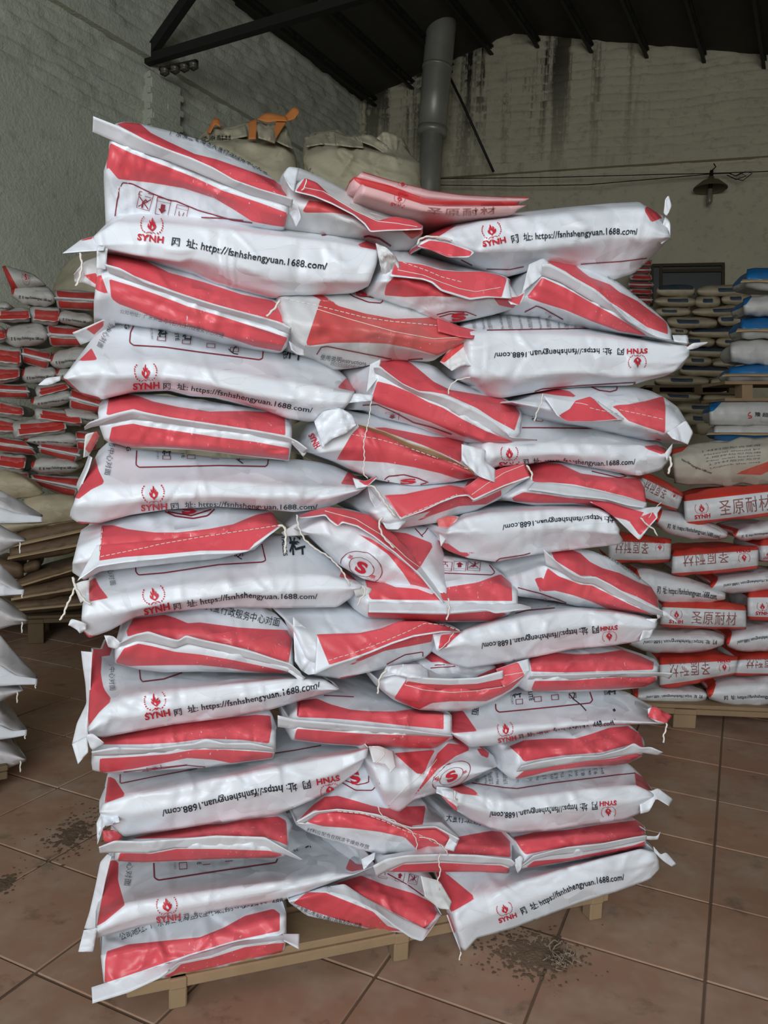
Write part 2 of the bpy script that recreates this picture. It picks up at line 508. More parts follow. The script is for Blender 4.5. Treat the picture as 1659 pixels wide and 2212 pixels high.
# ------------------------------------------------------------------ printed templates (lettering and emblem)
TEMPLATES = {}
def text_template(key, txt, mat='ink_black', bold=0.0, spacing=1.0, xs=1.0):
    cu = bpy.data.curves.new('t', 'FONT'); cu.body = txt; cu.offset = bold; cu.space_character = spacing; cu.resolution_u = 3
    o = bpy.data.objects.new('t', cu); COL.objects.link(o)
    dg = bpy.context.evaluated_depsgraph_get(); dg.update()
    me = o.evaluated_get(dg).to_mesh()
    V = np.array([v.co[:2] for v in me.vertices], float).reshape(-1, 2)
    Fc = [tuple(p.vertices) for p in me.polygons]
    o.evaluated_get(dg).to_mesh_clear()
    bpy.data.objects.remove(o); bpy.data.curves.remove(cu)
    x0, x1 = V[:, 0].min(), V[:, 0].max()
    V[:, 0] = (V[:, 0] - x0) / (x1 - x0); V[:, 1] = V[:, 1] / 0.72
    TEMPLATES[key] = (V, Fc, [0] * len(Fc), [mat])

def _tess(loops):
    L = [[Vector((x, y, 0)) for x, y in lp] for lp in loops]
    return tessellate_polygon(L)

def shapes_template(key, items, mats):
    """items: list of (list of loops, material index)"""
    V, Fc, Mi = [], [], []
    for loops, mi in items:
        o = len(V); flat = [p for lp in loops for p in lp]
        V.extend(flat)
        for t in _tess(loops): Fc.append(tuple(o + i for i in t)); Mi.append(mi)
    TEMPLATES[key] = (np.array(V, float), Fc, Mi, mats)

def stroke(pts, w):
    P = np.array(pts, float); t = np.gradient(P, axis=0); t /= np.maximum(np.hypot(*t.T), 1e-9)[:, None]
    n = np.stack([-t[:, 1], t[:, 0]], 1) * w / 2
    return [tuple(p) for p in P + n] + [tuple(p) for p in (P - n)[::-1]]

def emblem_items(cx, cy, k):
    fl = [(425, 403), (395, 378), (355, 350), (330, 322), (323, 290), (338, 248), (345, 245), (352, 275), (368, 292), (372, 270), (358, 240), (355, 205),
          (372, 180), (378, 215), (392, 222), (398, 190), (405, 160), (413, 122), (430, 145), (448, 180), (455, 205), (448, 232), (462, 235), (470, 210),
          (468, 192), (485, 215), (484, 245), (477, 275), (490, 265), (500, 245), (515, 265), (522, 295), (512, 325), (490, 352), (455, 378)]
    ho = [(413, 262), (395, 310), (395, 335), (412, 355), (435, 355), (452, 335), (450, 315), (430, 290), (428, 270)]
    T = lambda p: (cx + (p[0] - 418) / 480 * k, cy - (p[1] - 285) / 480 * k)
    it = [([[T(p) for p in fl], [T(p) for p in ho]], 0)]
    arc = [(228, 135), (202, 172), (187, 215), (182, 258), (187, 305), (203, 352), (232, 398), (275, 428)]
    for i, (x, y) in enumerate(arc):
        nx, ny = arc[i + 1] if i < len(arc) - 1 else (330, 440)
        tx, ty = nx - x, ny - y; l = math.hypot(tx, ty); tx /= l; ty /= l; px_, py_ = -ty, tx
        for sd, ln in ((1, 24), (-1, 24)):
            a = (x - tx * ln, y - ty * ln); b = (x + tx * 6 + px_ * 17 * sd, y + ty * 6 + py_ * 17 * sd); c = (x + tx * 16, y + ty * 16); 
            for mir in (0, 1):
                q = [a, b, c] if not mir else [(836 - p[0], p[1]) for p in (a, b, c)]
                it.append(([[T(p) for p in q]], 0))
    for mir in (0, 1):
        q = stroke([(310, 455), (345, 430), (395, 420), (445, 455)], 12)
        q = [(836 - x, y) if mir else (x, y) for x, y in q]
        it.append(([[T(p) for p in q]], 0))
    return it

def merge_templates(key, parts):
    """parts: (template, x0, x1, y0, yscale)"""
    V, Fc, Mi, mats = [], [], [], []
    for k, x0, x1, y0, ys in parts:
        v, f, mi, mm = TEMPLATES[k]; o = sum(len(a) for a in V)
        w = v.copy(); w[:, 0] = x0 + w[:, 0] * (x1 - x0); w[:, 1] = y0 + w[:, 1] * ys
        ids = []
        for m in mm:
            if m not in mats: mats.append(m)
            ids.append(mats.index(m))
        V.append(w); Fc += [tuple(o + i for i in t) for t in f]; Mi += [ids[i] for i in mi]
    TEMPLATES[key] = (np.vstack(V), Fc, Mi, mats)

text_template('synh', 'SYNH', 'ink_red', 0.035, 1.05)
shapes_template('emblem', emblem_items(0.5, 0.58, 0.84), ['ink_red'])
merge_templates('logo', [('synh', 0, 1, 0, 0.235), ('emblem', 0, 1, 0, 1)])
text_template('url', '网  址: https://fsnhshengyuan.1688.com/', 'ink_black', 0.012, 1.03)
text_template('urlend', 'https://fsnhshengyuan.1688.com/', 'ink_black', 0.012, 1.03)
text_template('addr', '公司地址：广东佛山南海区大圃行政服务中心对面', 'ink_black', 0.0)
text_template('addr2', '广东佛山南海区大圃行政服务中心对面', 'ink_black', 0.0)
text_template('addr3', '大圃行政服务中心对面', 'ink_black', 0.0)
text_template('addr4', '务中心对面', 'ink_grey', 0.0)
text_template('face', '面', 'ink_black', 0.0)
text_template('liao', '料', 'ink_black', 0.02)
text_template('shi', '石', 'ink_black', 0.01)
text_template('lite', 'MULLITE', 'ink_black', 0.01)
text_template('factory', 'REFRACTORY', 'ink_grey', 0.0)
text_template('tables', 'CASTABLES', 'ink_black', 0.01)
text_template('zhuliao', '注料', 'ink_black', 0.015)
text_template('kg', '25KG', 'ink_black', 0.01)
text_template('use', '使用说明instructions', 'ink_black', 0.0)
text_template('use2', '材料应配合在阴凉干燥处存放', 'ink_grey', 0.0)
text_template('brand', '圣原耐材', 'ink_brown', 0.0, 1.15)
text_template('ess', 'S', 'ink_red', 0.05)
text_template('sheng', '圣', 'ink_red', 0.01)
text_template('yuan', '原', 'ink_red', 0.01)
for i, tx in enumerate(('1.材料应配合使用', 'Material should be', '2.搅拌均匀后用', 'Mix well before', '3.开封后应及时', 'Unpack the mat', '4.请按比例加水', 'Please add water', '5.搅拌时间',
                        'mix for', '6.施工完成', 'The work', '7.烘烤', 'When dry', '8.养护', 'and', '9.运输', 'pour')):
    text_template('ins%d' % i, tx, 'ink_grey', 0.0)
INS = ['ins%d' % i for i in range(18)]
sq = lambda x0, y0, x1, y1: [(x0, y0), (x1, y0), (x1, y1), (x0, y1)]
def frame_items(x0, y0, x1, y1, w):
    return [([sq(x0, y0, x1, y0 + w)], 0), ([sq(x0, y1 - w, x1, y1)], 0), ([sq(x0, y0, x0 + w, y1)], 0), ([sq(x1 - w, y0, x1, y1)], 0)]
shapes_template('icon_hook', frame_items(0, 0, 1, 1.25, .04) + frame_items(0, .95, 1, 1.25, .03) + [([stroke([(.12, .12), (.88, .85)], .07)], 0), ([stroke([(.12, .85), (.88, .12)], .07)], 0), ([stroke([(.45, .1), (.42, .5), (.55, .75), (.72, .6)], .12)], 0)], ['ink_maroon'])
shapes_template('icon_dry', frame_items(0, 0, 1, 1.25, .04) + frame_items(0, .95, 1, 1.25, .03) + [([[(.2, .45), (.5, .12), (.8, .45), (.65, .45), (.65, .8), (.35, .8), (.35, .45)]], 0)], ['ink_maroon'])
shapes_template('icon_cup', frame_items(0, 0, 1, 1.25, .04) + frame_items(0, .95, 1, 1.25, .03) + [([stroke([(.3, .75), (.35, .45), (.5, .4), (.65, .45), (.7, .75)], .06)], 0), ([stroke([(.5, .42), (.5, .15)], .06)], 0), ([sq(.3, .1, .7, .16)], 0)], ['ink_maroon'])
shapes_template('tickbox', frame_items(0, 0, 1, .8, .08), ['ink_maroon'])
circ = lambda cx, cy, r, n=40: [(cx + r * math.cos(2 * math.pi * i / n), cy + r * math.sin(2 * math.pi * i / n)) for i in range(n)]
def ring_items(cx, cy, r, w, n=44):
    a = circ(cx, cy, r, n); b = circ(cx, cy, r - w, n)
    return [([[a[i], a[(i + 1) % n], b[(i + 1) % n], b[i]]], 0) for i in range(n)]
shapes_template('rings', ring_items(.5, .5, .5, .018) + ring_items(.5, .5, .31, .014), ['ink_maroon'])
merge_templates('badge', [('rings', 0, 1, 0, 1), ('ess', .36, .64, .32, .36), ('sheng', .12, .24, .62, .1), ('yuan', .76, .88, .30, .1)])
# ------------------------------------------------------------------ the hall: floor, walls, roof
def f2(x, y): return np.float64(x), np.float64(y)
def wall_material(name, base, dark, stain):
    m, nt, b = nodes_of(name, 0.85, 0.15)
    n1 = add_noise(nt, 1.3, 3, 0.65, 'Object'); n2 = add_noise(nt, 9.0, 4, 0.7, 'Object')
    c = ramp(nt, n1.outputs[0], [(0.3, tuple(x * 0.88 for x in base[:3]) + (1,)), (0.7, base)])
    g = ramp(nt, n2.outputs[0], [(0.30, (0.35, 0.35, 0.35, 1)), (0.46, (0, 0, 0, 1))])
    col = mixc(nt, g.outputs[0], c.outputs[0], dark)
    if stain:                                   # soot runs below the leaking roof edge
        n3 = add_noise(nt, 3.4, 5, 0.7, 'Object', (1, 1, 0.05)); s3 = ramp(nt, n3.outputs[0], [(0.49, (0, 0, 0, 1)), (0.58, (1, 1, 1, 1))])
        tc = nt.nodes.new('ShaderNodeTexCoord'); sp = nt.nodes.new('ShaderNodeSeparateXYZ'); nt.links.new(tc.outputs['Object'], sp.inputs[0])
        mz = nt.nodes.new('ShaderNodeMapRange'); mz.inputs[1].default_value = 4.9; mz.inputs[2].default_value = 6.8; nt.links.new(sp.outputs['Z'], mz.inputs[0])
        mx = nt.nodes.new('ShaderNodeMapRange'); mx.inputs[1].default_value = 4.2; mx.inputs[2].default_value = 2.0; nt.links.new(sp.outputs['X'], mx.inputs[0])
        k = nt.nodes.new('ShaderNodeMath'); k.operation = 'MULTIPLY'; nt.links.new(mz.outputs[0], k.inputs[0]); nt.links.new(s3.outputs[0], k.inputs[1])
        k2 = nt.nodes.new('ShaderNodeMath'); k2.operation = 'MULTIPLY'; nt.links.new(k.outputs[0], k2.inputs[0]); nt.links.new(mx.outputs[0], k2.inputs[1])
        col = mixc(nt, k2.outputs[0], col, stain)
    nt.links.new(col, b.inputs['Base Color'])
    n4 = add_noise(nt, 30.0, 2, 0.65, 'Object'); bump(nt, b, n4.outputs[0], 0.5, 0.02)
    return m
wall_material('wall_left_paint', srgb(194, 196, 178), srgb(130, 131, 114), None)
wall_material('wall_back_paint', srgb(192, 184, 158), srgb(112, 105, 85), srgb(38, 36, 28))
plain_material('roof_sheet', srgb(62, 60, 52), 0.8, 0.2, 0.3, 2.0)
plain_material('dark_steel', srgb(30, 30, 27), 0.6, 0.4, 0.2, 20)
plain_material('zinc', srgb(158, 156, 144), 0.42, 0.5, 0.18, 6); MATS['zinc'].node_tree.nodes['Principled BSDF'].inputs['Metallic'].default_value = 0.35
plain_material('porcelain', srgb(90, 84, 72), 0.3, 0.5, 0.1)
plain_material('wood', srgb(144, 120, 92), 0.75, 0.25, 0.25, 9, 0.3)
plain_material('wood_dark', srgb(104, 88, 66), 0.8, 0.2, 0.25, 9, 0.3)
plain_material('window_frame_dark', srgb(70, 58, 42), 0.7, 0.2, 0.2)
plain_material('window_dark', srgb(24, 22, 18), 0.4, 0.4, 0.2)
plain_material('wire_black', srgb(30, 28, 24), 0.7, 0.2, 0.1)

# floor tiles (0.41 m, laid along the left wall)
def floor_material(name, a, bcol):
    m, nt, b = nodes_of(name, 0.65, 0.25)
    n1 = add_noise(nt, 1.1, 4, 0.6); oi = nt.nodes.new('ShaderNodeObjectInfo')
    geo = nt.nodes.new('ShaderNodeNewGeometry');
    nt.links.new(geo.outputs['Position'], n1.inputs['Vector'])
    n2 = add_noise(nt, 7.0, 5, 0.7); nt.links.new(geo.outputs['Position'], n2.inputs['Vector'])
    n3 = add_noise(nt, 2.4, 4, 0.75); nt.links.new(geo.outputs['Position'], n3.inputs['Vector'])
    c1 = ramp(nt, n1.outputs[0], [(0.30, bcol), (0.70, a)])
    rnd = nt.nodes.new('ShaderNodeMapRange'); rnd.inputs[3].default_value = 0.0; rnd.inputs[4].default_value = 0.14; nt.links.new(oi.outputs['Random'], rnd.inputs[0])
    c2 = mixc(nt, rnd.outputs[0], c1.outputs[0], srgb(92, 74, 60))
    d = ramp(nt, n2.outputs[0], [(0.30, (0.65, 0.65, 0.65, 1)), (0.43, (0, 0, 0, 1))]); c3 = mixc(nt, d.outputs[0], c2, srgb(88, 76, 64))
    d2 = ramp(nt, n3.outputs[0], [(0.44, (0, 0, 0, 1)), (0.72, (0.6, 0.6, 0.6, 1))]); c4 = mixc(nt, d2.outputs[0], c3, srgb(184, 168, 148))
    nt.links.new(c4, b.inputs['Base Color'])
    rr = nt.nodes.new('ShaderNodeMapRange'); rr.inputs[3].default_value = 0.55; rr.inputs[4].default_value = 0.85; nt.links.new(n3.outputs[0], rr.inputs[0]); nt.links.new(rr.outputs[0], b.inputs['Roughness'])
    bump(nt, b, n2.outputs[0], 0.15, 0.006)
    return m
floor_material('terracotta', srgb(174, 134, 109), srgb(146, 115, 95))
plain_material('grout', srgb(112, 92, 76), 0.9, 0.1, 0.2, 12)
fl = link('floor', mesh_from('floor', [(-10, -6, -0.0045), (12, -6, -0.0045), (12, 16, -0.0045), (-10, 16, -0.0045)], [(0, 1, 2, 3)], False), 'grout'); tag(fl, None, None, None, 'structure')
TS = 0.41; TA = math.radians(65.3)
ta = np.array([math.cos(TA), math.sin(TA)]); tb = np.array([math.sin(TA), -math.cos(TA)])
T0 = np.array([0.86, 1.85]) + 0.18 * ta
tile_me = box_mesh('tile', (0, 0, -0.006), TS - 0.007, TS - 0.007, 0.012, 0.003)
tile_me.materials.append(MATS['terracotta'])
cand, rest = [], []
for i in range(-14, 32):
    for j in range(-24, 16):
        c = T0 + (i + 0.5) * TS * ta + (j + 0.5) * TS * tb
        if c[1] < 0.4 or c[1] > 13 or c[0] < -6 or c[0] > 8: continue
        px, py = project(np.array([c[0], c[1], 0.0]))
        inside = -160 < px < 1820 and 900 < py < 2450
        hidden = 330 < px < 1330 and py < 1950
        (cand if inside and not hidden and c[1] < 6.4 else rest).append((c[1], c))
cand.sort(key=lambda q: q[0])
rnd0 = random.Random(5)
for k, (_, c) in enumerate(cand[:290]):
    o = bpy.data.objects.new('tile', tile_me); COL.objects.link(o); o.parent = fl
    o.location = (c[0], c[1], rnd0.uniform(-0.0015, 0.0)); o.rotation_euler = (rnd0.uniform(-.002, .002), rnd0.uniform(-.002, .002), TA)
V, Fc = [], []
for _, c in cand[290:] + rest:
    o = len(V); h = (TS - 0.006) / 2
    for u, v in ((-h, -h), (h, -h), (h, h), (-h, h)): V.append((c[0] + u * ta[0] + v * tb[0], c[1] + u * ta[1] + v * tb[1], -0.001))
    Fc.append((o + 3, o + 2, o + 1, o))
o = link('tile_field', mesh_from('tile_field', V, Fc, False), 'terracotta'); o.parent = fl; o['kind'] = 'stuff'

# walls, from the ledge they carry at one height
ZL = 5.4; KZ = (ZL - CAM_H) / 3.15
zs = lambda z: CAM_H + (z - CAM_H) * KZ
W0, W1, KC, B1 = (at_z(*f2(x, y), ZL) for x, y in ((115, 0), (650, 320), (770, 392), (1659, 333)))
ly = math.atan2(W1[1] - W0[1], W1[0] - W0[0]); by_ = math.atan2(B1[1] - KC[1], B1[0] - KC[0])
LU = np.array([math.cos(ly), math.sin(ly), 0]); BU = np.array([math.cos(by_), math.sin(by_), 0])
LP_, BP_ = Plane(W0, ly), Plane(KC, by_)
a, b = LU[:2], BU[:2]
k = np.linalg.solve(np.stack([a, -b], 1), KC[:2] - W0[:2]); CORNER = np.array([*(W0[:2] + a * k[0]), 0.0])
LN = np.array([math.sin(ly), -math.cos(ly), 0]); BN = np.array([math.sin(by_), -math.cos(by_), 0]) ; BN = -BN if BN[1] > 0 else BN
R0 = BP_.at(*f2(1110, 75)); EAVE = zs(5.5)
EV = CORNER + np.array([0, 0, EAVE]); RW = 8.2 * KZ; RX = CORNER + BU * RW; RX[2] = zs(4.85)

def relief_wall(name, p0, ux, nn, L, top, mat, z_smooth, res, seed, soft):
    """plastered below z_smooth, uneven whitewashed brick courses above; top(s) gives the height"""
    nu = int(L / res[0]); nz = res[1]
    rng = np.random.RandomState(seed)
    S = np.linspace(0, L, nu + 1); T = np.linspace(0, 1, nz + 1)
    ss, tt = np.meshgrid(S, T); zz = tt * np.array([top(x) for x in S])[None, :]
    ph = rng.uniform(0, 6.28, 12); fr = rng.uniform(0.6, 4.5, 12)
    wob = sum(np.sin(ss * fr[i] + ph[i]) / (1 + fr[i]) for i in range(6)) * 0.035
    course = (zz + wob) / 0.115
    cell = np.floor(course).astype(int); fx = course - cell
    off = (np.sin(cell * 12.9898 + np.floor(ss / 0.25 + 0.5 * (cell % 2)) * 78.233) * 43758.5453) % 1.0
    prof = np.clip(np.minimum(fx, 1 - fx) / 0.16, 0, 1) ** 0.6
    rough = sum(np.sin(ss * fr[i] * 9 + zz * fr[-i] * 11 + ph[i]) for i in range(6)) / 6
    h = (0.034 * prof + 0.034 * off + 0.012 * rough) * 1.0
    edge = z_smooth + 0.06 * np.sin(ss * 3.1) + 0.04 * np.sin(ss * 7.7 + 1)
    m = np.clip((zz - edge) / 0.02, 0, 1)
    h = h * m + (1 - m) * (0.055 + 0.004 * rough)
    V = (p0[None, None, :] + ss[..., None] * ux + np.array([0, 0, 1.0]) * zz[..., None] + h[..., None] * nn).reshape(-1, 3)
    n = nu + 1
    Fc = [(i * n + j, i * n + j + 1, (i + 1) * n + j + 1, (i + 1) * n + j) for i in range(nz) for j in range(nu)]
    return tag(link(name, mesh_from(name, V, Fc), mat), None, None, None, 'structure')
LL = 16.5
relief_wall('wall_left', CORNER - LU * LL, LU, LN, LL, lambda s: EAVE + 0.02, 'wall_left_paint', zs(3.95), (0.06, 330), 3, 0)
def gable(s):
    sr = (R0 - CORNER) @ BU
    return (EAVE + (R0[2] - EAVE) * s / sr) if s < sr else R0[2] + (RX[2] - R0[2]) * (s - sr) / (RW - sr)
relief_wall('wall_back', CORNER.copy(), BU, BN, RW, gable, 'wall_back_paint', zs(4.35), (0.06, 330), 8, 0)
rw0 = CORNER + BU * RW
wr = link('wall_right', box_mesh('wall_right', rw0 - LU * 8.25 + np.array([0, 0, 2.75]), 16.5, 0.12, 5.5, 0, (LU, np.array([-LU[1], LU[0], 0]), (0, 0, 1))), 'wall_left_paint'); tag(wr, None, None, None, 'structure')
# ledges (string courses)
le = link('trim_1', bar_mesh('trim_1', CORNER + LN * .09 + np.array([0, 0, ZL]) - LU * LL, CORNER + LN * .09 + np.array([0, 0, ZL]), 0.09, 0.13), 'wall_left_paint'); tag(le, None, None, None, 'structure')
le = link('trim_2', bar_mesh('trim_2', CORNER + BN * .09 + np.array([0, 0, ZL]), CORNER + BN * .09 + BU * RW + np.array([0, 0, ZL]), 0.09, 0.13), 'wall_back_paint'); tag(le, None, None, None, 'structure')
# brick pier in the left wall that carries the truss
PT = LP_.at(*f2(312, 132))
sp = (PT - (CORNER - LU * LL)) @ LU
pb = CORNER - LU * LL + LU * sp
for k, (w, zt, dz, x) in enumerate(((0.42, PT[2] - 0.14, 0, 0.10),)):
    tag(link('trim_3', box_mesh('trim_3', pb + LN * 0.08 + LU * 0.16 + np.array([0, 0, zt / 2]), w, 0.16, zt, 0.01, (LU, LN, (0, 0, 1))), 'wall_left_paint'), None, None, None, 'structure')
pier = bpy.data.objects['trim_3']
rb = random.Random(3)
brick_me = box_mesh('brick', (0, 0, 0), 0.235, 0.05, 0.062, 0.008); brick_me.materials.append(MATS['wall_left_paint'])
for k in range(14):
    z = PT[2] - 0.18 - 0.078 * k
    for j in (0, 1):
        o = bpy.data.objects.new('brick', brick_me); COL.objects.link(o); o.parent = pier
        q = pb + LN * (0.139 + rb.uniform(-.005, .006)) + LU * (0.06 + 0.2 * j + (0.03 if k % 2 else -0.02)) + np.array([0, 0, z])
        o.matrix_world = Matrix(((LU[0], LN[0], 0, q[0]), (LU[1], LN[1], 0, q[1]), (0, 0, 1, q[2]), (0, 0, 0, 1)))

# roof
RL = 16.5
Vr = [EV, EV - LU * RL, R0 - LU * RL, R0, RX - LU * RL, RX]
Vr = [v + LU * (0.0) for v in Vr] 
ro = link('ceiling', mesh_from('ceiling', Vr + [v + np.array([0, 0, .04]) for v in Vr], [(0, 1, 2, 3), (3, 2, 4, 5), (9, 8, 7, 6), (11, 10, 8, 9)], False), 'roof_sheet'); tag(ro, None, None, None, 'structure')
def slope(p, q, f): return p + (q - p) * f
for sd, (p, q, n) in enumerate(((EV, R0, 4), (R0, RX, 11))):
    for k in range(n):
        f = (k + 0.5) / n
        c = slope(p, q, f) - np.array([0, 0, 0.10])
        r = bpy.data.objects.new('roof_purlin', None); COL.objects.link(r); r.location = c
        o = link('chord', bar_mesh('chord', (0, 0, 0.04), -LU * RL, 0.05, 0.03), 'dark_steel'); o.parent = r
        o = link('chord', bar_mesh('chord', (0, 0, -0.06), -LU * RL + np.array([0, 0, -.06]), 0.04, 0.03), 'dark_steel'); o.parent = r
        zz = []
        for i in range(27): zz += [-LU * (i * 0.5) + np.array([0, 0, .035]), -LU * (i * 0.5 + .25) + np.array([0, 0, -.055])]
        o = link('lattice', tube_mesh('lattice', zz, 0.009, 4), 'dark_steel'); o.parent = r
        wh = ['left slope nearest the eave', 'left slope second from the eave', 'left slope third from the eave', 'left slope next to the ridge'] if sd == 0 else ['right slope, number %s from the ridge' % w for w in ('one', 'two', 'three', 'four', 'five', 'six', 'seven', 'eight', 'nine', 'ten', 'eleven')]
        tag(r, 'dark lattice purlin under the roof, ' + wh[k], 'purlin', 'roof purlins')
# truss
BD = np.array([LU[1], -LU[0], 0.0])
sr = (R0 - PT) @ LU; RT = R0 - LU * sr; RT = RT - np.array([0, 0, .2])
RE = PT + BD * 2 * ((RT - PT) @ BD); RE[2] = PT[2]
tr = bpy.data.objects.new('roof_truss', None); COL.objects.link(tr); tr.location = PT
def tpart(n, me): o = link(n, me, 'dark_steel'); o.parent = tr; o.location = -Vector(PT); return o
tpart('tie_beam', bar_mesh('tie_beam', PT, RE, 0.08, 0.09)); tpart('rafter', bar_mesh('rafter', PT, RT, 0.08, 0.10)); tpart('rafter', bar_mesh('rafter', RT, RE, 0.09, 0.12))
for f, g in ((.5, .5), (.75, .7)):
    b0 = PT + (RE - PT) * f; top = PT + (RT - PT) * (f * 2) if f <= .5 else RT + (RE - RT) * (f * 2 - 1)
    tpart('strut', bar_mesh('strut', b0, top, 0.05, 0.05, (1, 0, 0)))
for f0, f1 in ((.75, .5),):
    b0 = PT + (RE - PT) * f1; top = PT + (RT - PT) * (f0 * 2) if f0 <= .5 else RT + (RE - RT) * (f0 * 2 - 1)
    tpart('diagonal', bar_mesh('diagonal', b0, top, 0.05, 0.05, (1, 0, 0)))
tag(tr, 'dark steel roof truss resting on the left wall pier', 'truss')
# insulators hung on a bracket under the tie beam
ir = bpy.data.objects.new('insulator_rack', None); COL.objects.link(ir); TP = Plane(PT, math.atan2(BD[1], BD[0]))
ir.location = PT
q0, q1 = TP.at(*f2(345, 150)), TP.at(*f2(425, 132))
o = link('bracket', bar_mesh('bracket', q0, q1, 0.03, 0.03), 'dark_steel'); o.parent = ir; o.location = -Vector(PT)
for x in (356, 378, 398, 418):
    t = TP.at(*f2(x, 148 - (x - 345) * .2)); dn = TP.at(*f2(x, 162 - (x - 345) * .2)) - t
    V = []
    pts = [t + dn * f for f in (0, .15, .3, .5, .7, .9, 1.0)]
    o = link('insulator', tube_mesh('insulator', pts, [.012, .03, .045, .045, .03, .045, .02], 10), 'porcelain'); o.parent = ir; o.location = -Vector(PT)
    hk = [TP.at(*f2(x + dx, 146 - (x - 345) * .2 + dy)) for dx, dy in ((-9, 0), (-9, 16), (0, 21), (9, 16), (9, 0))]
    o = link('hook', tube_mesh('hook', hk, .008, 6), 'dark_steel'); o.parent = ir; o.location = -Vector(PT)
tag(ir, 'row of four porcelain insulators hanging under the truss beam', 'insulators')

# flue pipe, brace rod, wires, lamp in front of the back wall
PP = Plane(KC + BN * 0.8, by_)
pr = bpy.data.objects.new('flue_pipe', None); COL.objects.link(pr); pr.location = PP.at(*f2(915, 560))
def pp(n, me, m): o = link(n, me, m); o.parent = pr; o.location = -Vector(pr.location); return o
u = lambda x, y: PP.at(*f2(x, y))
pp('lower_section', tube_mesh('lower_section', [u(906, 760), u(915, 560), u(927, 400), u(934, 278)], [.155] * 4, 24), 'zinc')
pp('upper_section', tube_mesh('upper_section', [u(933, 290), u(940, 200), u(950, 90), u(962, -40)], [.195, .195, .2, .2], 24), 'zinc')
pp('collar', tube_mesh('collar', [u(933, 292), u(935, 276)], [.205, .205], 24), 'zinc'); pp('collar', tube_mesh('collar', [u(944, 150), u(945, 143)], [.205, .205], 24), 'zinc')
tag(pr, 'tall leaning galvanised flue pipe against the back wall', 'pipe')
rod = link('brace_rod', tube_mesh('brace_rod', [BP_.at(*f2(938, 98), -0.45), BP_.at(*f2(1000, 225), -0.45), BP_.at(*f2(1066, 371), -0.45)], .018, 8), 'dark_steel'); tag(rod, 'thin dark slanting rod crossing the flue pipe', 'rod')
def wire(label, pts, r=.006, d=-.3):
    P = [BP_.at(*f2(x, y), d) for x, y in pts]
    o = link('wire', tube_mesh('wire', P, r, 5), 'wire_black'); tag(o, label, 'wire', 'wires on the back wall'); return o
wire('straight thin wire above the sagging one on the back wall', [(830, 390), (960, 386), (1200, 383), (1420, 377), (1520, 375), (1640, 371), (1720, 368)])
wire('sagging thin wire running from the pipe to the lamp', [(830, 398), (960, 400), (1120, 402), (1270, 399), (1420, 386), (1535, 376), (1580, 374)])
wire('loose looped wire bundle right of the hanging lamp', [(1570, 378), (1590, 388), (1612, 380), (1600, 374), (1580, 384), (1605, 390), (1625, 374), (1610, 371), (1590, 380), (1574, 374)])
lr = bpy.data.objects.new('pendant_lamp', None); COL.objects.link(lr); lc = BP_.at(*f2(1535, 400), -.32); lr.location = lc
sz = 30 / FOC * np.linalg.norm(lc - CAM)
def lathe(name, prof, mat, parent, n=28):
    V, Fc = [], []
    for r, z in prof:
        for k in range(n): a = 2 * math.pi * k / n; V.append((r * math.cos(a), r * math.sin(a), z))
    for i in range(len(prof) - 1):
        for k in range(n): Fc.append((i * n + k, i * n + (k + 1) % n, (i + 1) * n + (k + 1) % n, (i + 1) * n + k))
    o = link(name, mesh_from(name, V, Fc), mat); o.parent = parent; return o
plain_material('lamp_enamel', srgb(96, 88, 68), 0.5, 0.4, 0.15); plain_material('lamp_glass', srgb(120, 118, 100), 0.3, 0.5, 0.05)
lathe('lamp_shade', [(sz, -.22 * sz), (sz * .98, -.14 * sz), (sz * .55, .22 * sz), (sz * .2, .36 * sz), (sz * .16, .5 * sz), (0.001, .52 * sz)], 'lamp_enamel', lr)
lathe('socket', [(.001, .9 * sz), (.1 * sz, .88 * sz), (.12 * sz, .5 * sz), (.12 * sz, -.2 * sz), (.001, -.22 * sz)], 'wire_black', lr, 14)
lathe('bulb', [(.001, -.2 * sz), (.16 * sz, -.24 * sz), (.17 * sz, -1.0 * sz), (.12 * sz, -1.1 * sz), (.001, -1.12 * sz)], 'lamp_glass', lr, 16)
o = link('cord', tube_mesh('cord', [(0, 0, .85 * sz), (.05, 0, 1.1 * sz), (0.02, 0, 1.3 * sz)], .008, 6), 'wire_black'); o.parent = lr
tag(lr, 'old enamel pendant lamp hanging on the back wall wire', 'lamp')
# dark window low in the back wall
wx = [BP_.at(*f2(x, y), -0.10) for x, y in ((1408, 574), (1562, 572), (1562, 660), (1408, 660))]
wp = link('window_1', mesh_from('window_1', wx, [(0, 3, 2, 1)], False), 'window_dark'); tag(wp, None, None, None, 'structure')
for (x0, y0), (x1, y1) in (((1405, 574), (1565, 571)), ((1408, 574), (1408, 660)), ((1562, 572), (1562, 660)), ((1428, 576), (1428, 660)), ((1430, 586), (1560, 584))):
    o = link('window_frame', bar_mesh('window_frame', BP_.at(*f2(x0, y0), -.12), BP_.at(*f2(x1, y1), -.12), .04, .05, BN), 'window_frame_dark'); o.parent = wp

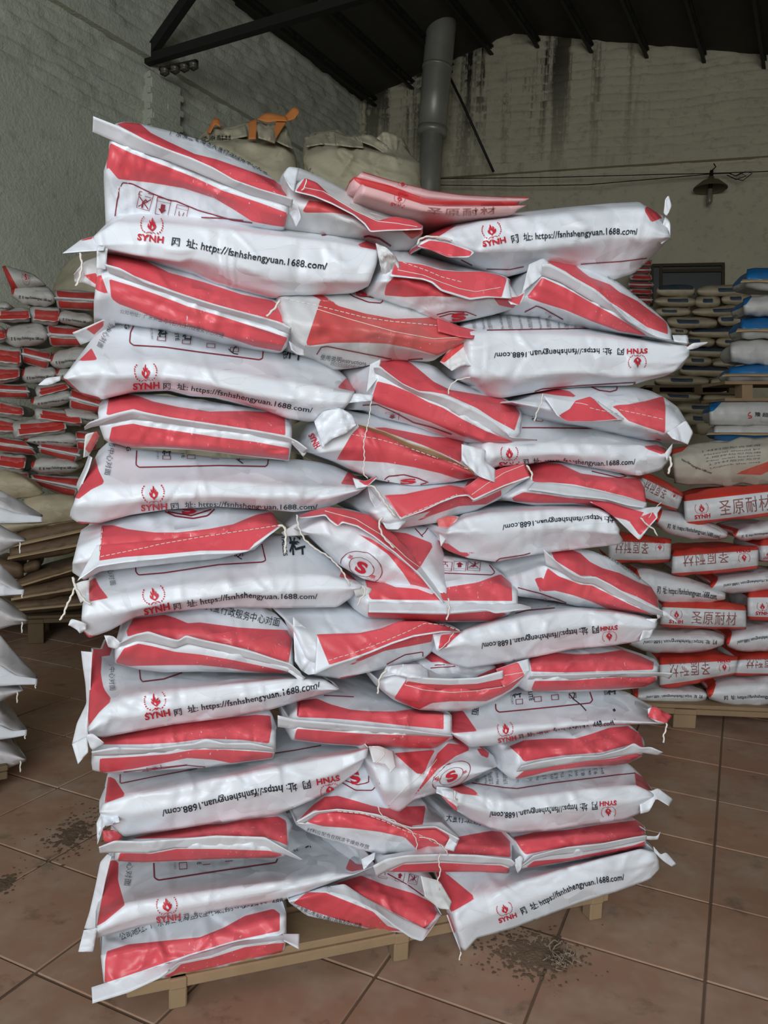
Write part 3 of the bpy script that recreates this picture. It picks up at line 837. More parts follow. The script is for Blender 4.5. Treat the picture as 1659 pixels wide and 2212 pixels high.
# ------------------------------------------------------------------ pallets
def pallet(name, label, plane, xl, xr, depth, z_top, boards, m='wood', leg_px=None, legw=.09, dark=False, group='wooden pallets'):
    """xl, xr: signed metres along the plane from its origin; deck boards run along the front"""
    r = bpy.data.objects.new(name, None); COL.objects.link(r); o0 = plane.p0 + plane.t * (xl + xr) / 2; r.location = (o0[0], o0[1], 0)
    ax = (plane.t, plane.n, np.array([0, 0, 1.0])); W = xr - xl
    def put(n, cx, cy, cz, sx, sy, sz_, mm=m):
        o = link(n, box_mesh(n, plane.t * cx + plane.n * cy + np.array([0, 0, cz]), sx, sy, sz_, 0.004, ax), mm); o.parent = r; return o
    y = 0.0
    for k in range(boards):
        bw = depth / boards * 0.86; put('deck_board', 0, depth * (k + .5) / boards, z_top - 0.011, W, bw, 0.022)
    for x in (leg_px if leg_px is not None else (-W / 2 + .06, 0, W / 2 - .06)):
        put('bearer', x, depth / 2, z_top - 0.022 - 0.015, legw, depth, 0.03, 'wood_dark' if dark else m)
        hb = z_top - .052
        for yy in (legw / 2 + .005, depth / 2, depth - legw / 2): put('block', x, yy, hb / 2, legw, legw, hb)
    put('lip_board', 0, .02, z_top - .037, W * .995, .03, .03, m)
    tag(r, label, 'pallet', group); return r
# ------------------------------------------------------------------ the near stack of printed sacks
_a = at_z(383.0, 2183.0, 0.0); _c = at_z(1290.0, 1990.0, 0.0)
MYAW = math.atan2(_c[1] - _a[1], _c[0] - _a[0])
MP = Plane(_a, MYAW); MP.p0 = MP.p0 - MP.n * 0.035      # d = 0 lies just in front of the pallet
NEAR = 'filled red and white sacks on the near pallet'
_seed = [10]
def SK(crop, label, rows, red=(), back=0.60, tilt=0.0, d0=0.0, mat='sack_paper', **k):
    _seed[0] += 7
    if 'pallet, bottom' in label or 'hanging below' in label: tilt = 0.14      # rests on the deck behind its drooping front
    return Sack(crop, MP, 'printed_sack', label, NEAR, rows, red, mat, back, tilt, d0, seed=_seed[0], **k)
def box4(s, tmpl, x, y, w, h, dx=0, dy=0, **k):      # template standing upright with its foot at x, y
    s.decal(tmpl, [x, y, x + w, y + dy], h, **k)

# --- topmost left, end towards the viewer
s = SK('A', 'tilted sack with red bands at the top left of the near stack',
  [(.15, [305,68, 360,58, 440,68, 600,108, 800,168, 950,238, 1100,318, 1200,388, 1258,450]), (.03, [285,110, 480,130, 620,205, 860,280, 1060,345, 1258,465]),
   (0, [272,160, 400,215, 600,285, 750,345, 900,415, 1050,475, 1262,528]), (.01, [265,250, 600,360, 900,470, 1252,585]),
   (.04, [240,330, 320,375, 500,395, 680,425, 850,480, 960,545, 1060,610, 1240,640]), (.12, [252,625, 500,640, 800,660, 1050,690, 1225,690])],
  [[308,72, 360,60, 440,68, 500,120, 590,165, 740,235, 860,265, 960,300, 1060,335, 1180,380, 1262,445, 1256,475, 1100,430, 960,380, 840,310, 720,255, 600,215, 470,160, 400,120],
   [276,175, 400,235, 600,310, 750,370, 900,440, 1100,505, 1255,562, 1238,640, 1180,632, 1060,610, 960,545, 850,480, 680,425, 500,395, 320,375, 265,310, 250,330, 262,240]])
s.fin([(-.03, [182,28, 320,82, 470,158, 600,212, 720,255, 840,308, 960,378, 1100,428, 1240,468, 1285,485]), (0, [178,114, 275,156, 400,212, 600,275, 750,336, 900,400, 1050,462, 1180,498, 1278,528])])
s.fin([(.0, [1255,500, 1310,508, 1328,590]), (.03, [1262,560, 1285,600, 1300,642])], 'tape_tail')
s.lines([[300,590, 325,430, 345,392, 400,400, 500,450, 600,490, 640,495, 760,545, 950,600, 1060,615], [778,585, 900,590, 1010,602]])
s.decal('icon_hook', [415,528, 492,548], 76, 'printed_icon'); s.decal('icon_dry', [518,562, 592,578], 76, 'printed_icon'); s.decal('icon_cup', [622,596, 690,612], 72, 'printed_icon')
s.decal('addr2', [600,135, 760,175, 900,238, 1000,285, 1140,352], 30)

# --- upper middle, sewn flap folded over
s = SK('B', 'dusty sack with a stitched red flap beside the topmost left sack',
  [(.15, [35,80, 60,50, 120,58, 200,92, 300,138, 420,205, 520,268, 640,308, 760,350, 805,375]), (.03, [45,150, 200,190, 400,290, 600,350, 800,385]),
   (0, [55,260, 250,290, 500,400, 800,415]), (.08, [15,385, 300,425, 500,445, 640,500, 765,495])],
  [[172,236, 260,248, 350,275, 440,325, 300,305, 132,305], [680,402, 830,395, 740,452]], mat='sack_paper_dusty')
s.fin([(0, [100,150, 150,112, 215,138, 300,220, 400,276, 480,318, 555,348, 640,325, 750,346, 800,376]), (-.03, [95,190, 200,216, 300,258, 420,320, 480,370, 510,412, 600,405, 700,402, 792,398])],
  'sewn_flap', [[100,185, 150,112, 215,138, 300,220, 400,276, 480,318, 555,348, 640,325, 750,346, 800,376, 790,392, 700,397, 600,400, 512,405, 482,362, 420,312, 300,250, 200,210]], 'sack_paper')
s.stitch([150,170, 250,190, 330,240, 430,300, 550,355, 650,365, 770,385], dash=False)
s.lines([[440,445, 500,432, 560,445, 625,488]], 3.5)
s.fin([(0.02, [30,95, 60,50, 118,60]), (-.02, [42,120, 75,180, 90,190])], 'folded_corner', mat='sack_paper')
s.thread([130,180, 155,165, 150,140, 160,120], -.04)

# --- left, long side with the web address, under the topmost sack
s = SK('A', 'long white sack with a web address, uppermost of those on the left',
  [(.12, [330,545, 600,560, 900,590, 1200,640, 1500,670, 1659,700, 1750,735]), (0, [180,695, 300,612, 600,622, 900,650, 1200,690, 1500,722, 1700,760, 1765,775]),
   (-.01, [200,740, 400,730, 700,750, 1200,800, 1500,840, 1740,860]), (.0, [215,752, 400,792, 660,832, 720,815, 900,858, 1200,903, 1500,938, 1710,945]),
   (.06, [225,770, 450,805, 690,872, 900,950, 1190,1015, 1400,1005, 1640,988, 1700,965])],
  [[1640,735, 1700,710, 1760,740, 1740,765, 1660,750], [112,712, 190,690, 180,705]], back=.40)
s.fin([(.03, [112,710, 180,690, 262,720]), (-.01, [12,784, 110,776, 240,768])], 'end_flap', [[112,710, 180,690, 175,705, 118,716]], 'sack_paper')
s.fin([(0, [1740,728, 1800,752, 1850,800, 1878,858]), (.03, [1768,870, 1780,940, 1800,930, 1815,925])], 'end_flap', mat='sack_paper_dusty', amp=.012, folds=20)
s.lines([[778,580, 900,592, 1100,600, 1300,640, 1465,668, 1470,684, 1440,686]], 2)
s.decal('logo', [423,712, 568,728], name='printed_logo'); s.decal('url', [612,740, 755,758, 1000,808, 1250,848, 1468,874], 38)
s.thread([108,780, 122,850, 105,930, 85,965], -.01, .0026)

# --- right, long side with the web address, top
s = SK('C', 'long white sack with a web address at the top right of the near stack',
  [(.12, [-235,290, -60,215, 60,185, 280,150, 560,120, 800,98, 960,90, 1000,115, 1095,172]), (.01, [-235,310, -60,245, 100,198, 400,165, 800,128, 985,122, 1060,200, 1115,230]),
   (-.01, [-230,325, -60,300, 100,280, 400,250, 800,220, 1000,215, 1070,260, 1125,270]), (0, [-230,340, -100,350, 60,360, 400,345, 800,300, 1065,292, 1130,285]),
   (.12, [-220,345, -140,372, 0,425, 130,460, 250,492, 400,455, 600,470, 830,512, 930,480, 1030,390, 1078,338])],
  [[-245,290, -130,225, -30,215, -100,260, -200,320], [1000,112, 1095,175, 1025,202, 985,135], [-250,330, -180,285, -90,300, 58,362, 40,385, -80,392, -170,360], [1075,330, 1100,322, 1085,345]], back=.40)
s.fin([(-.01, [-250,325, -185,283, -90,300, 30,345, 62,362]), (-.02, [-245,332, -180,350, -80,392, 30,395, 60,368])], 'end_flap', [[-240,330, -180,300, -90,312, 50,362, 40,385, -80,390, -170,355]], 'sack_paper')
s.fin([(.0, [1100,80, 1118,50, 1136,112]), (.0, [1092,150, 1105,165, 1112,165])], 'tape_tail')
s.fin([(.02, [1100,168, 1128,200, 1128,285]), (.03, [1066,290, 1070,300, 1080,320])], 'end_flap', mat='sack_paper')
s.lines([[-10,405, 60,440, 120,455, 250,458, 330,442], [640,428, 860,413, 1000,396]], 2)
s.decal('logo', [107,336, 232,309], name='printed_logo'); s.decal('url', [265,310, 380,294, 560,281, 780,266, 948,268], 34)
s.thread([-250,322, -235,290, -190,278, -120,285, -60,300], -.02, .0028)

# --- left, second layer of ends
s = SK('A', 'sack with two broad red bands below the uppermost web address sack',
  [(.12, [215,760, 265,762, 400,800, 680,868, 1000,968, 1190,1038, 1245,1070]), (.03, [205,850, 260,820, 440,860, 680,950, 900,1030, 1248,1130]),
   (0, [200,930, 270,900, 540,995, 700,1055, 900,1118, 1265,1232]), (.02, [185,1050, 282,1035, 432,1100, 572,1160, 772,1200, 922,1246, 1250,1300]),
   (.1, [185,1150, 330,1155, 572,1195, 772,1235, 922,1275, 1080,1305, 1225,1328])],
  [[262,768, 320,775, 440,810, 600,890, 800,945, 1000,1010, 1170,1045, 1235,1090, 1236,1172, 1100,1130, 900,1080, 680,1010, 540,960, 400,905, 330,870, 255,845],
   [270,925, 400,965, 530,1010, 700,1075, 900,1135, 1150,1215, 1255,1250, 1217,1325, 1072,1298, 922,1248, 772,1203, 572,1163, 432,1103, 322,1063, 282,1033], [225,900, 265,1010, 205,990, 150,940]])
s.fin([(-.03, [245,842, 330,865, 400,903, 450,936, 600,986, 800,1050, 1100,1132, 1205,1160, 1275,1195]), (0, [270,892, 400,942, 540,992, 700,1052, 900,1112, 1150,1182, 1268,1228])])
s.fin([(.0, [202,742, 262,758]), (-.005, [200,870, 252,872])], 'tape_tail')
s.fin([(.03, [75,900, 130,830, 210,800]), (.06, [80,945, 140,950, 200,975])], 'end_flap', [[130,905, 205,890, 200,960]], 'sack_paper_dusty')
s.decal('addr', [330,1105, 500,1140, 700,1190, 900,1240], 18, mats=['ink_grey'])
s.thread([1210,1040, 1190,1080, 1140,1130], -.03, .003)

# --- centre, sewn flap, third layer
s = SK('B', 'sack with a stitched red flap in the middle, below the folded empty bags',
  [(.13, [600,500, 700,512, 850,556, 1000,600, 1100,622, 1240,645, 1280,672]), (.02, [590,600, 700,590, 1000,660, 1285,710]),
   (0, [560,680, 700,690, 900,760, 1100,790, 1330,770]), (.07, [515,735, 590,768, 700,802, 850,862, 950,905, 1100,885, 1250,850, 1310,825])],
  [[600,700, 640,660, 760,675, 820,685, 900,735, 1010,772, 850,765, 700,770, 585,760], [1190,775, 1310,770, 1355,760, 1300,832, 1220,815], [1250,660, 1275,668, 1285,700, 1265,700]])
s.fin([(0, [660,568, 800,588, 900,618, 1000,628, 1130,628, 1220,648, 1272,668]), (-.03, [612,655, 700,662, 800,674, 850,692, 900,737, 980,762, 1060,786, 1160,772, 1290,778])],
  'sewn_flap', [[650,570, 800,592, 900,622, 1000,630, 1130,628, 1220,648, 1265,664, 1235,770, 1150,765, 1062,775, 985,752, 905,728, 855,684, 800,666, 700,655, 625,645]], 'sack_paper')
s.stitch([660,622, 800,650, 900,690, 1000,725, 1090,742, 1230,718], dash=False)
s.stitch([690,580, 820,625, 900,660, 1020,690])
s.lines([[865,868, 950,847, 1040,850, 1095,872], [880,880, 950,860, 1050,866]], 2)
s.decal('ess', [960,900, 1040,885], 40, 'printed_letter')
s.fin([(.0, [1270,790, 1320,770, 1365,730]), (-.01, [1285,810, 1330,815, 1360,775])], 'torn_corner', [[1270,790, 1340,760, 1365,735, 1330,815]], 'sack_paper')

# --- right, slanting end, third layer
s = SK('C', 'slanting sack with red bands under the top right web address sack',
  [([.22,.12,.12,.12,.12,.12,.12,.12,.12,.12], [300,470, 425,402, 520,388, 600,412, 700,460, 850,530, 950,610, 1050,690, 1110,745, 1135,795]), ([.2,.03,.03,.03,.03], [270,520, 440,430, 700,530, 950,690, 1135,810]),
   ([.16,0,0,0,0,0,0], [262,560, 430,495, 560,548, 700,630, 850,715, 1005,818, 1138,842]), (.03, [262,620, 345,612, 560,690, 850,795, 1000,824]), (.1, [240,690, 430,705, 620,755, 830,805, 990,830])],
  [[448,395, 560,400, 600,425, 650,470, 690,500, 800,540, 850,580, 950,630, 1030,690, 1100,740, 1112,760, 1115,812, 1000,772, 900,700, 800,635, 740,580, 680,545, 600,500, 560,470, 470,425],
   [430,502, 560,560, 700,640, 800,695, 900,755, 1010,822, 950,812, 850,795, 700,740, 560,680, 430,640, 345,610]])
s.fin([(-.03, [430,432, 470,425, 560,475, 620,510, 720,565, 800,640, 900,738, 1000,798, 1060,828, 1140,845]), (0, [432,492, 520,522, 560,545, 700,628, 780,672, 850,715, 930,765, 1005,822, 1130,850])])
s.fin([(.02, [360,430, 440,395, 470,425]), (.0, [320,590, 350,560, 432,490])], 'tape_tail')
s.lines([[325,695, 400,655, 440,670, 545,730]], 2.2); s.decal('icon_hook', [440,720, 490,735], 30, 'printed_icon')
s.decal('addr2', [690,450, 780,500, 880,560, 940,605], 16, mats=['ink_grey'])

# --- centre left, dirty white end with sewn flap
s = SK('B', 'sack with a dirty white corner and wide red sewn end, in the middle',
  [(.13, [0,725, 90,718, 150,728, 350,733, 480,738, 600,768, 750,828, 880,880, 1000,928, 1092,955]), (.03, [10,800, 235,830, 480,890, 700,915, 900,935, 1085,965]),
   (-.01, [30,900, 200,920, 480,950, 700,985, 880,1010, 1060,995]), (.02, [70,980, 150,1042, 450,1024, 600,1030, 880,1090, 1000,1035]), (.1, [60,1055, 230,1110, 330,1165, 480,1150, 640,1115, 860,1122, 905,1088])],
  [[125,732, 190,733, 250,760, 320,805, 240,785], [235,785, 340,820, 480,860, 640,890, 800,885, 880,878, 1000,930, 1095,955, 1000,1035, 880,1092, 750,1055, 600,1027, 450,1021, 300,1023, 150,1042]], mat='sack_paper_dusty')
s.stitch([10,775, 220,820, 480,885, 640,908, 780,920, 880,930]); s.stitch([215,838, 400,895, 640,962, 860,1002, 1070,988], dash=False)
s.lines([[215,1085, 240,1045, 270,1040, 450,1075, 660,1118, 800,1110], [370,738, 420,770, 500,800, 570,805, 585,780, 560,755], [420,735, 460,765, 530,775]], 2.2)
s.decal('use', [235,1107, 485,1142], 24); s.decal('use2', [290,1140, 460,1168], 20)
s.decal('ess', [430,765, 490,775], 40, 'printed_letter')
s.fin([(.02, [878,882, 1000,930, 1095,955]), (-.02, [885,960, 1000,990, 1080,1000])], 'sewn_flap', [[870,880, 1000,930, 1095,955, 1085,1005, 1000,995, 880,965]], 'sack_paper')
s.fin([(.0, [60,1010, 120,1050, 150,1060]), (-.02, [75,1060, 110,1090, 148,1090])], 'tape_tail')

# --- left, long side, second
s = SK('D', 'long white sack with a web address and tick boxes, second on the left',
  [(.17, [300,240, 340,180, 400,135, 640,150, 1000,245, 1340,300, 1500,318, 1620,370, 1700,440, 1756,520]), (0, [145,445, 230,360, 480,357, 720,358, 900,396, 1200,446, 1500,492, 1640,522, 1750,532]),
   (-.01, [150,460, 250,440, 480,440, 720,440, 900,470, 1200,540, 1500,580, 1640,590, 1720,590]), (.05, [165,480, 260,545, 360,565, 540,522, 740,512, 860,545, 1000,555, 1270,622, 1400,672, 1530,692, 1620,650, 1690,625])],
  [[226,358, 300,285, 334,352], [1654,505, 1706,448, 1760,528], [135,450, 160,455, 240,530, 350,558, 350,575, 225,550]], back=.40)
s.fin([(.0, [8,486, 50,450, 130,440]), (.0, [10,490, 60,491, 128,466])], 'tape_tail')
s.fin([(.1, [195,200, 280,165, 370,125, 430,130]), (.14, [240,268, 325,235, 378,190, 430,160])], 'end_flap', [[270,180, 370,132, 365,165, 315,212]], 'sack_paper_dusty')
s.fin([(.0, [1566,520, 1700,530, 1856,545]), (-.01, [1570,610, 1720,588, 1846,575])], 'end_flap', mat='sack_paper', amp=.008)
s.lines([[545,140, 515,200, 510,255, 530,272, 700,282, 900,310, 1100,335, 1225,352, 1242,345, 1248,285]], 2.6); s.lines([[1055,292, 1078,316, 1108,322], [1078,316, 1085,285, 1100,280]], 2.0, 'ink_black', 'pen_tick')
for x, y in ((660,250), (797,268), (932,288), (1062,310)): s.decal('tickbox', [x,y, x+48,y+4], 30, 'printed_box')
s.decal('liao', [664,224, 716,226], 46); s.decal('shi', [798,240, 852,244], 46); s.decal('lite', [748,140, 762,252], 22); s.decal('factory', [622,150, 628,246], 11); s.decal('kg', [475,100, 484,186], 26)
s.decal('tables', [1340,200, 1358,352], 22); s.decal('liao', [1372,335, 1455,350], 85); s.decal('addr4', [400,140, 372,200, 330,282], 26)
s.decal('logo', [528,508, 675,500], name='printed_logo'); s.decal('url', [695,502, 800,506, 1000,536, 1200,576, 1400,617, 1515,636], 28)
s.thread([1842,575, 1832,670, 1800,810, 1806,900, 1796,975, 1822,1005], -.03, .0016)

# --- left, third layer of ends
s = SK('D', 'sack with a raised white tape and long tape ends, left, third pair of bands',
  [(.13, [345,590, 385,557, 480,535, 640,542, 800,556, 1000,587, 1200,620, 1320,640, 1400,685]), (.03, [335,640, 400,610, 560,590, 800,640, 1000,660, 1200,690, 1405,730]),
   (0, [345,720, 450,695, 530,680, 700,700, 1100,760, 1405,815]), (.02, [370,790, 520,815, 900,835, 1200,865, 1395,880]), (.09, [395,805, 520,832, 900,850, 1100,875, 1390,908])],
  [[395,560, 420,545, 480,535, 560,550, 640,580, 780,610, 950,635, 1150,632, 1320,640, 1368,670, 1370,767, 1200,737, 900,692, 740,672, 600,642, 530,622, 400,657, 382,652],
   [412,722, 470,710, 530,702, 600,717, 800,747, 1000,777, 1200,802, 1392,837, 1385,905, 1300,892, 1100,872, 900,847, 700,832, 520,832, 450,822, 395,797]])
s.fin([(-.035, [260,720, 285,695, 380,660, 450,640, 530,622, 600,640, 740,668, 950,700, 1200,738, 1390,775, 1440,800, 1495,842]), (0, [262,738, 300,722, 385,707, 450,692, 530,676, 700,698, 900,728, 1100,758, 1300,788, 1400,808, 1470,866])])
s.fin([(-.02, [1405,800, 1460,815, 1498,848]), (0, [1410,820, 1440,850, 1468,886])], 'tape_tail')
s.lines([[520,533, 750,540, 900,568, 1100,590, 1240,605, 1275,618, 1260,628]], 2)
for x in (915, 1015, 1115): s.decal('icon_dry', [x, 552 + (x - 915) * .2, x + 75, 565 + (x - 915) * .2], 26, 'printed_icon')

# --- left, long side, third
s = SK('D', 'long white sack with a web address and a dark scuff, third on the left',
  [(.17, [340,850, 395,800, 520,840, 700,855, 1000,890, 1300,900, 1450,900, 1560,915, 1640,935, 1750,985, 1815,1040]), (0, [212,1105, 320,1055, 480,1050, 700,1032, 900,1022, 1200,1037, 1500,1052, 1700,1052, 1825,1048]),
   (-.012, [200,1150, 320,1150, 700,1110, 1000,1100, 1300,1110, 1600,1110, 1800,1065]), (.05, [188,1222, 235,1255, 340,1252, 520,1205, 720,1175, 1000,1160, 1270,1176, 1420,1190, 1600,1168, 1770,1090])],
  [[318,880, 340,960, 374,1030, 300,1065, 230,1118, 205,1110, 262,1000, 290,920], [215,1236, 300,1248, 390,1248, 380,1262, 300,1265, 230,1260], [1674,1035, 1716,963, 1835,1050]], back=.40)
s.fin([(.12, [285,875, 262,940, 215,1040, 228,1080, 185,1180, 180,1220]), (.05, [305,890, 288,950, 252,1032, 248,1075, 218,1112, 205,1210])], 'tape', amp=.002)
s.fin([(.06, [255,890, 265,760, 330,745]), (.08, [285,880, 330,800, 345,770])], 'end_flap', [[265,840, 340,700, 345,770, 290,870]], 'sack_paper_dusty')
s.fin([(.01, [1740,1000, 1810,1020, 1870,990]), (-.01, [1760,1060, 1820,1050, 1878,1000])], 'end_flap', [[1740,1000, 1810,1020, 1875,990, 1820,1048]], 'sack_paper')
s.lines([[550,840, 545,930, 560,945, 700,942, 1000,935, 1260,940, 1272,930, 1275,890]], 2.6); s.lines([[1090,890, 1112,908, 1135,925], [1112,908, 1120,885]], 2.0, 'ink_black', 'pen_tick')
for x, y in ((690,906), (826,902), (960,904), (1092,908)): s.decal('tickbox', [x,y, x+46,y+1], 28, 'printed_box')
s.decal('liao', [688,876, 740,878], 44); s.decal('shi', [822,872, 874,874], 42); s.decal('lite', [785,800, 797,896], 20); s.decal('factory', [655,815, 660,906], 11); s.decal('kg', [480,780, 492,860], 24)
s.decal('liao', [1400,905, 1470,910], 60); s.decal('addr4', [405,800, 388,890, 372,990], 26)
s.decal('logo', [573,1177, 718,1167], name='printed_logo'); s.decal('url', [740,1166, 880,1154, 1050,1152, 1200,1165, 1350,1169, 1545,1167], 28)

# --- centre, fifth layer, tape end
s = SK('E', 'sack with red bands and grey end panel, in the middle above the torn flap sack',
  [([.22,.14,.13,.13,.13,.13,.13,.13,.13,.13,.13,.13], [395,155, 560,120, 620,92, 700,76, 800,98, 920,130, 1000,200, 1100,240, 1200,280, 1310,310, 1370,350, 1398,385]), ([.2,.03,.03,.03,.03,.03], [420,200, 600,120, 740,180, 980,270, 1180,340, 1398,420]),
   ([.16,0,0,0,0,0,0], [460,250, 590,170, 740,255, 960,350, 1060,405, 1180,460, 1390,500]), ([.14,.02,.02,.02,.02], [480,270, 570,315, 900,440, 1180,545, 1350,550]), (.1, [450,365, 560,372, 640,412, 800,452, 1000,522, 1180,562, 1335,565])],
  [[625,95, 680,80, 740,85, 790,115, 850,165, 910,215, 1000,260, 1060,270, 1180,290, 1290,310, 1350,340, 1388,385, 1357,485, 1240,422, 1150,362, 1060,322, 980,287, 900,272, 830,267, 740,227, 640,152, 610,127],
   [600,213, 680,233, 790,278, 880,328, 960,358, 1060,418, 1200,488, 1352,545, 1320,557, 1180,552, 1060,512, 900,442, 760,392, 640,352, 565,320]])
s.fin([(-.03, [580,135, 612,126, 650,160, 740,226, 830,268, 900,275, 1000,302, 1150,372, 1250,432, 1330,520, 1482,535]), (0, [585,165, 640,195, 740,256, 850,306, 960,352, 1060,408, 1180,462, 1260,505, 1345,545, 1478,541])])
s.lines([[520,345, 600,340, 700,385, 800,440, 900,465, 1010,505]], 2.2); s.decal('icon_dry', [645,415, 720,420], 30, 'printed_icon')
s.fin([(.02, [560,120, 618,92]), (0, [540,275, 600,200])], 'tape_tail')
s.thread([1115,190, 1040,205, 1000,235, 990,285], -.03, .002)

# --- right, fifth layer, sewn
s = SK('F', 'sack with a curling stitched flap on the right, white corner pointing down',
  [(.13, [300,165, 380,130, 500,100, 600,86, 800,85, 930,90, 1020,110, 1100,150, 1170,200, 1250,330]), (.02, [270,165, 420,170, 600,150, 800,160, 1000,190, 1120,220, 1250,345]),
   (0, [265,175, 420,205, 600,240, 800,270, 1000,310, 1120,330, 1240,370]), (.08, [300,190, 450,248, 600,288, 750,308, 900,348, 1070,382, 1140,374, 1222,402])],
  [[375,132, 440,108, 500,98, 580,113, 625,147, 500,135, 440,125], [800,190, 900,185, 1000,165, 1070,145, 1092,143, 1102,200, 1100,342, 1000,310, 900,275, 880,255, 840,215]])
s.fin([(.0, [440,140, 600,165, 690,140, 720,158, 780,200, 875,262]), (-.03, [515,248, 570,278, 700,278, 780,274, 842,268, 876,268])], 'sewn_flap', [[515,248, 580,210, 612,165, 690,142, 715,158, 755,200, 842,266, 700,277, 570,277]], 'sack_paper')
s.stitch([610,178, 640,180, 680,190], dash=False); s.stitch([850,215, 960,238, 1095,268]); s.stitch([690,205, 760,222, 840,235])
s.lines([[690,87, 740,110, 800,118, 838,108, 838,90]], 2.4); s.lines([[1050,372, 1080,378, 1060,384]], 1.6)
s.fin([(.0, [1110,340, 1215,270, 1252,340]), (.0, [1140,372, 1200,392, 1224,404])], 'folded_corner', mat='sack_paper')
s.thread([432,125, 428,175, 400,230, 390,275], -.03, .0022)

# --- right, long side upside down, second
s = SK('C', 'long white sack with the web address upside down, upper right',
  [(.17, [-20,740, 60,705, 230,690, 430,705, 640,760, 860,800, 1030,830, 1160,842, 1222,860]), (0, [20,800, 80,798, 200,795, 450,805, 700,818, 900,840, 1100,865, 1225,872]),
   (-.012, [25,900, 200,900, 500,910, 900,930, 1100,940, 1235,900]), (0, [30,1040, 100,1040, 250,1045, 560,1028, 770,1025, 830,1045, 1000,1040, 1150,1015, 1232,925]),
   (.1, [60,1085, 130,1140, 215,1157, 360,1132, 500,1107, 700,1092, 920,1087, 1000,1062, 1110,1037, 1190,992])],
  [[1092,1042, 1155,1012, 1122,1042], [1210,868, 1230,866, 1225,890]], back=.40)
s.fin([(.0, [1215,885, 1250,858, 1336,852]), (.0, [1225,895, 1265,890, 1334,858])], 'tape_tail')
s.fin([(.02, [1140,815, 1222,815]), (.0, [1150,850, 1230,862])], 'end_flap', mat='sack_paper')
s.fin([(.04, [-125,960, -60,870, 30,800, 70,790]), (.0, [-60,1010, -10,985, 20,980, 60,985])], 'end_flap', [[-150,950, -110,930, 50,810, 66,830, -40,915, -100,965]], 'sack_paper_dusty', amp=.01)
s.lines([[130,790, 300,787, 560,782, 740,780], [390,1122, 430,1107, 600,1092, 780,1080, 940,1072, 935,1080, 880,1092]], 2)
for i, x in enumerate((75, 122, 160, 222, 270, 325, 380, 430, 480, 530, 575, 620)): s.decal(INS[i], [x,786, x-16,712], 15 if i % 2 else 19)
s.decal('logo', [1000,890, 888,894], name='printed_logo'); s.decal('url', [873,893, 760,890, 600,892, 450,900, 300,908, 165,912], 28)

# --- centre, sixth layer, sewn
s = SK('E', 'sack with a red sewn end and crumpled white corner, right of the tick box sack',
  [(.14, [205,520, 250,440, 390,365, 550,395, 800,430, 900,470, 1010,505, 1080,545, 1180,590]), (.02, [235,560, 300,500, 500,455, 640,490, 780,555, 920,600, 1080,665, 1190,660]),
   (0, [280,610, 420,580, 640,590, 800,620, 950,660, 1100,715, 1240,760]), (.07, [300,622, 420,667, 520,717, 640,765, 800,790, 1000,772, 1130,748, 1245,770])],
  [[560,468, 640,468, 750,488, 900,518, 1068,528, 1080,570, 1060,662, 960,612, 850,565, 700,512], [505,458, 640,505, 780,575, 920,625, 1050,665, 1145,737, 1060,757, 950,722, 800,687, 650,662, 500,652, 373,647, 420,570, 458,505]])
s.fin([(-.025, [495,448, 640,488, 780,553, 900,588, 1000,638, 1115,695]), (0, [500,466, 640,512, 780,582, 920,632, 1050,672, 1140,735])], 'tape', mat='tape_kraft', amp=.002)
s.fin([(.03, [252,435, 300,378, 395,358, 465,400]), (-.01, [300,582, 350,530, 420,505, 488,455])], 'folded_corner', mat='sack_paper', amp=.012, folds=16)
s.fin([(.0, [1065,560, 1200,592, 1190,650, 1252,700]), (-.015, [1065,650, 1120,700, 1160,738, 1250,772])], 'folded_corner', mat='sack_paper', amp=.01)
s.stitch([450,505, 600,532, 800,588, 950,642, 1100,695])
s.lines([[640,755, 660,735, 750,728, 820,745, 880,770], [655,758, 710,800, 800,795, 870,772]], 2.4); s.decal('ess', [725,775, 815,770], 26, 'printed_letter')
s.decal('synh', [225,515, 262,585], 30, 'printed_letter')

# --- right, long side, third
s = SK('F', 'long white sack with a web address half hidden by the red bands below, right',
  [(.15, [300,230, 400,240, 560,285, 720,310, 900,345, 1060,385, 1120,432]), (0, [100,405, 320,400, 560,402, 800,408, 960,408, 1120,455]), (-.01, [100,470, 500,450, 900,470, 1110,470]),
   (.03, [110,560, 190,522, 340,512, 480,492, 560,492, 700,522, 850,552, 960,574, 1080,542, 1125,485])],
  [[985,412, 1050,405, 1102,425, 1112,442, 1080,457, 1000,428]], back=.40, d0=.03)
s.fin([(.0, [1095,455, 1142,395]), (.0, [1110,492, 1136,440])], 'tape_tail')
s.lines([[320,313, 500,314, 740,318, 752,310]], 2.6); s.decal('tickbox', [393,282, 432,284], 36, 'printed_box'); s.decal('lite', [362,180, 374,276], 22)
s.decal('logo', [195,520, 308,516], name='printed_logo'); s.decal('url', [325,510, 430,502, 560,499, 750,514, 935,507], 28)
s.thread([1120,465, 1136,500, 1115,562], -.0, .004)

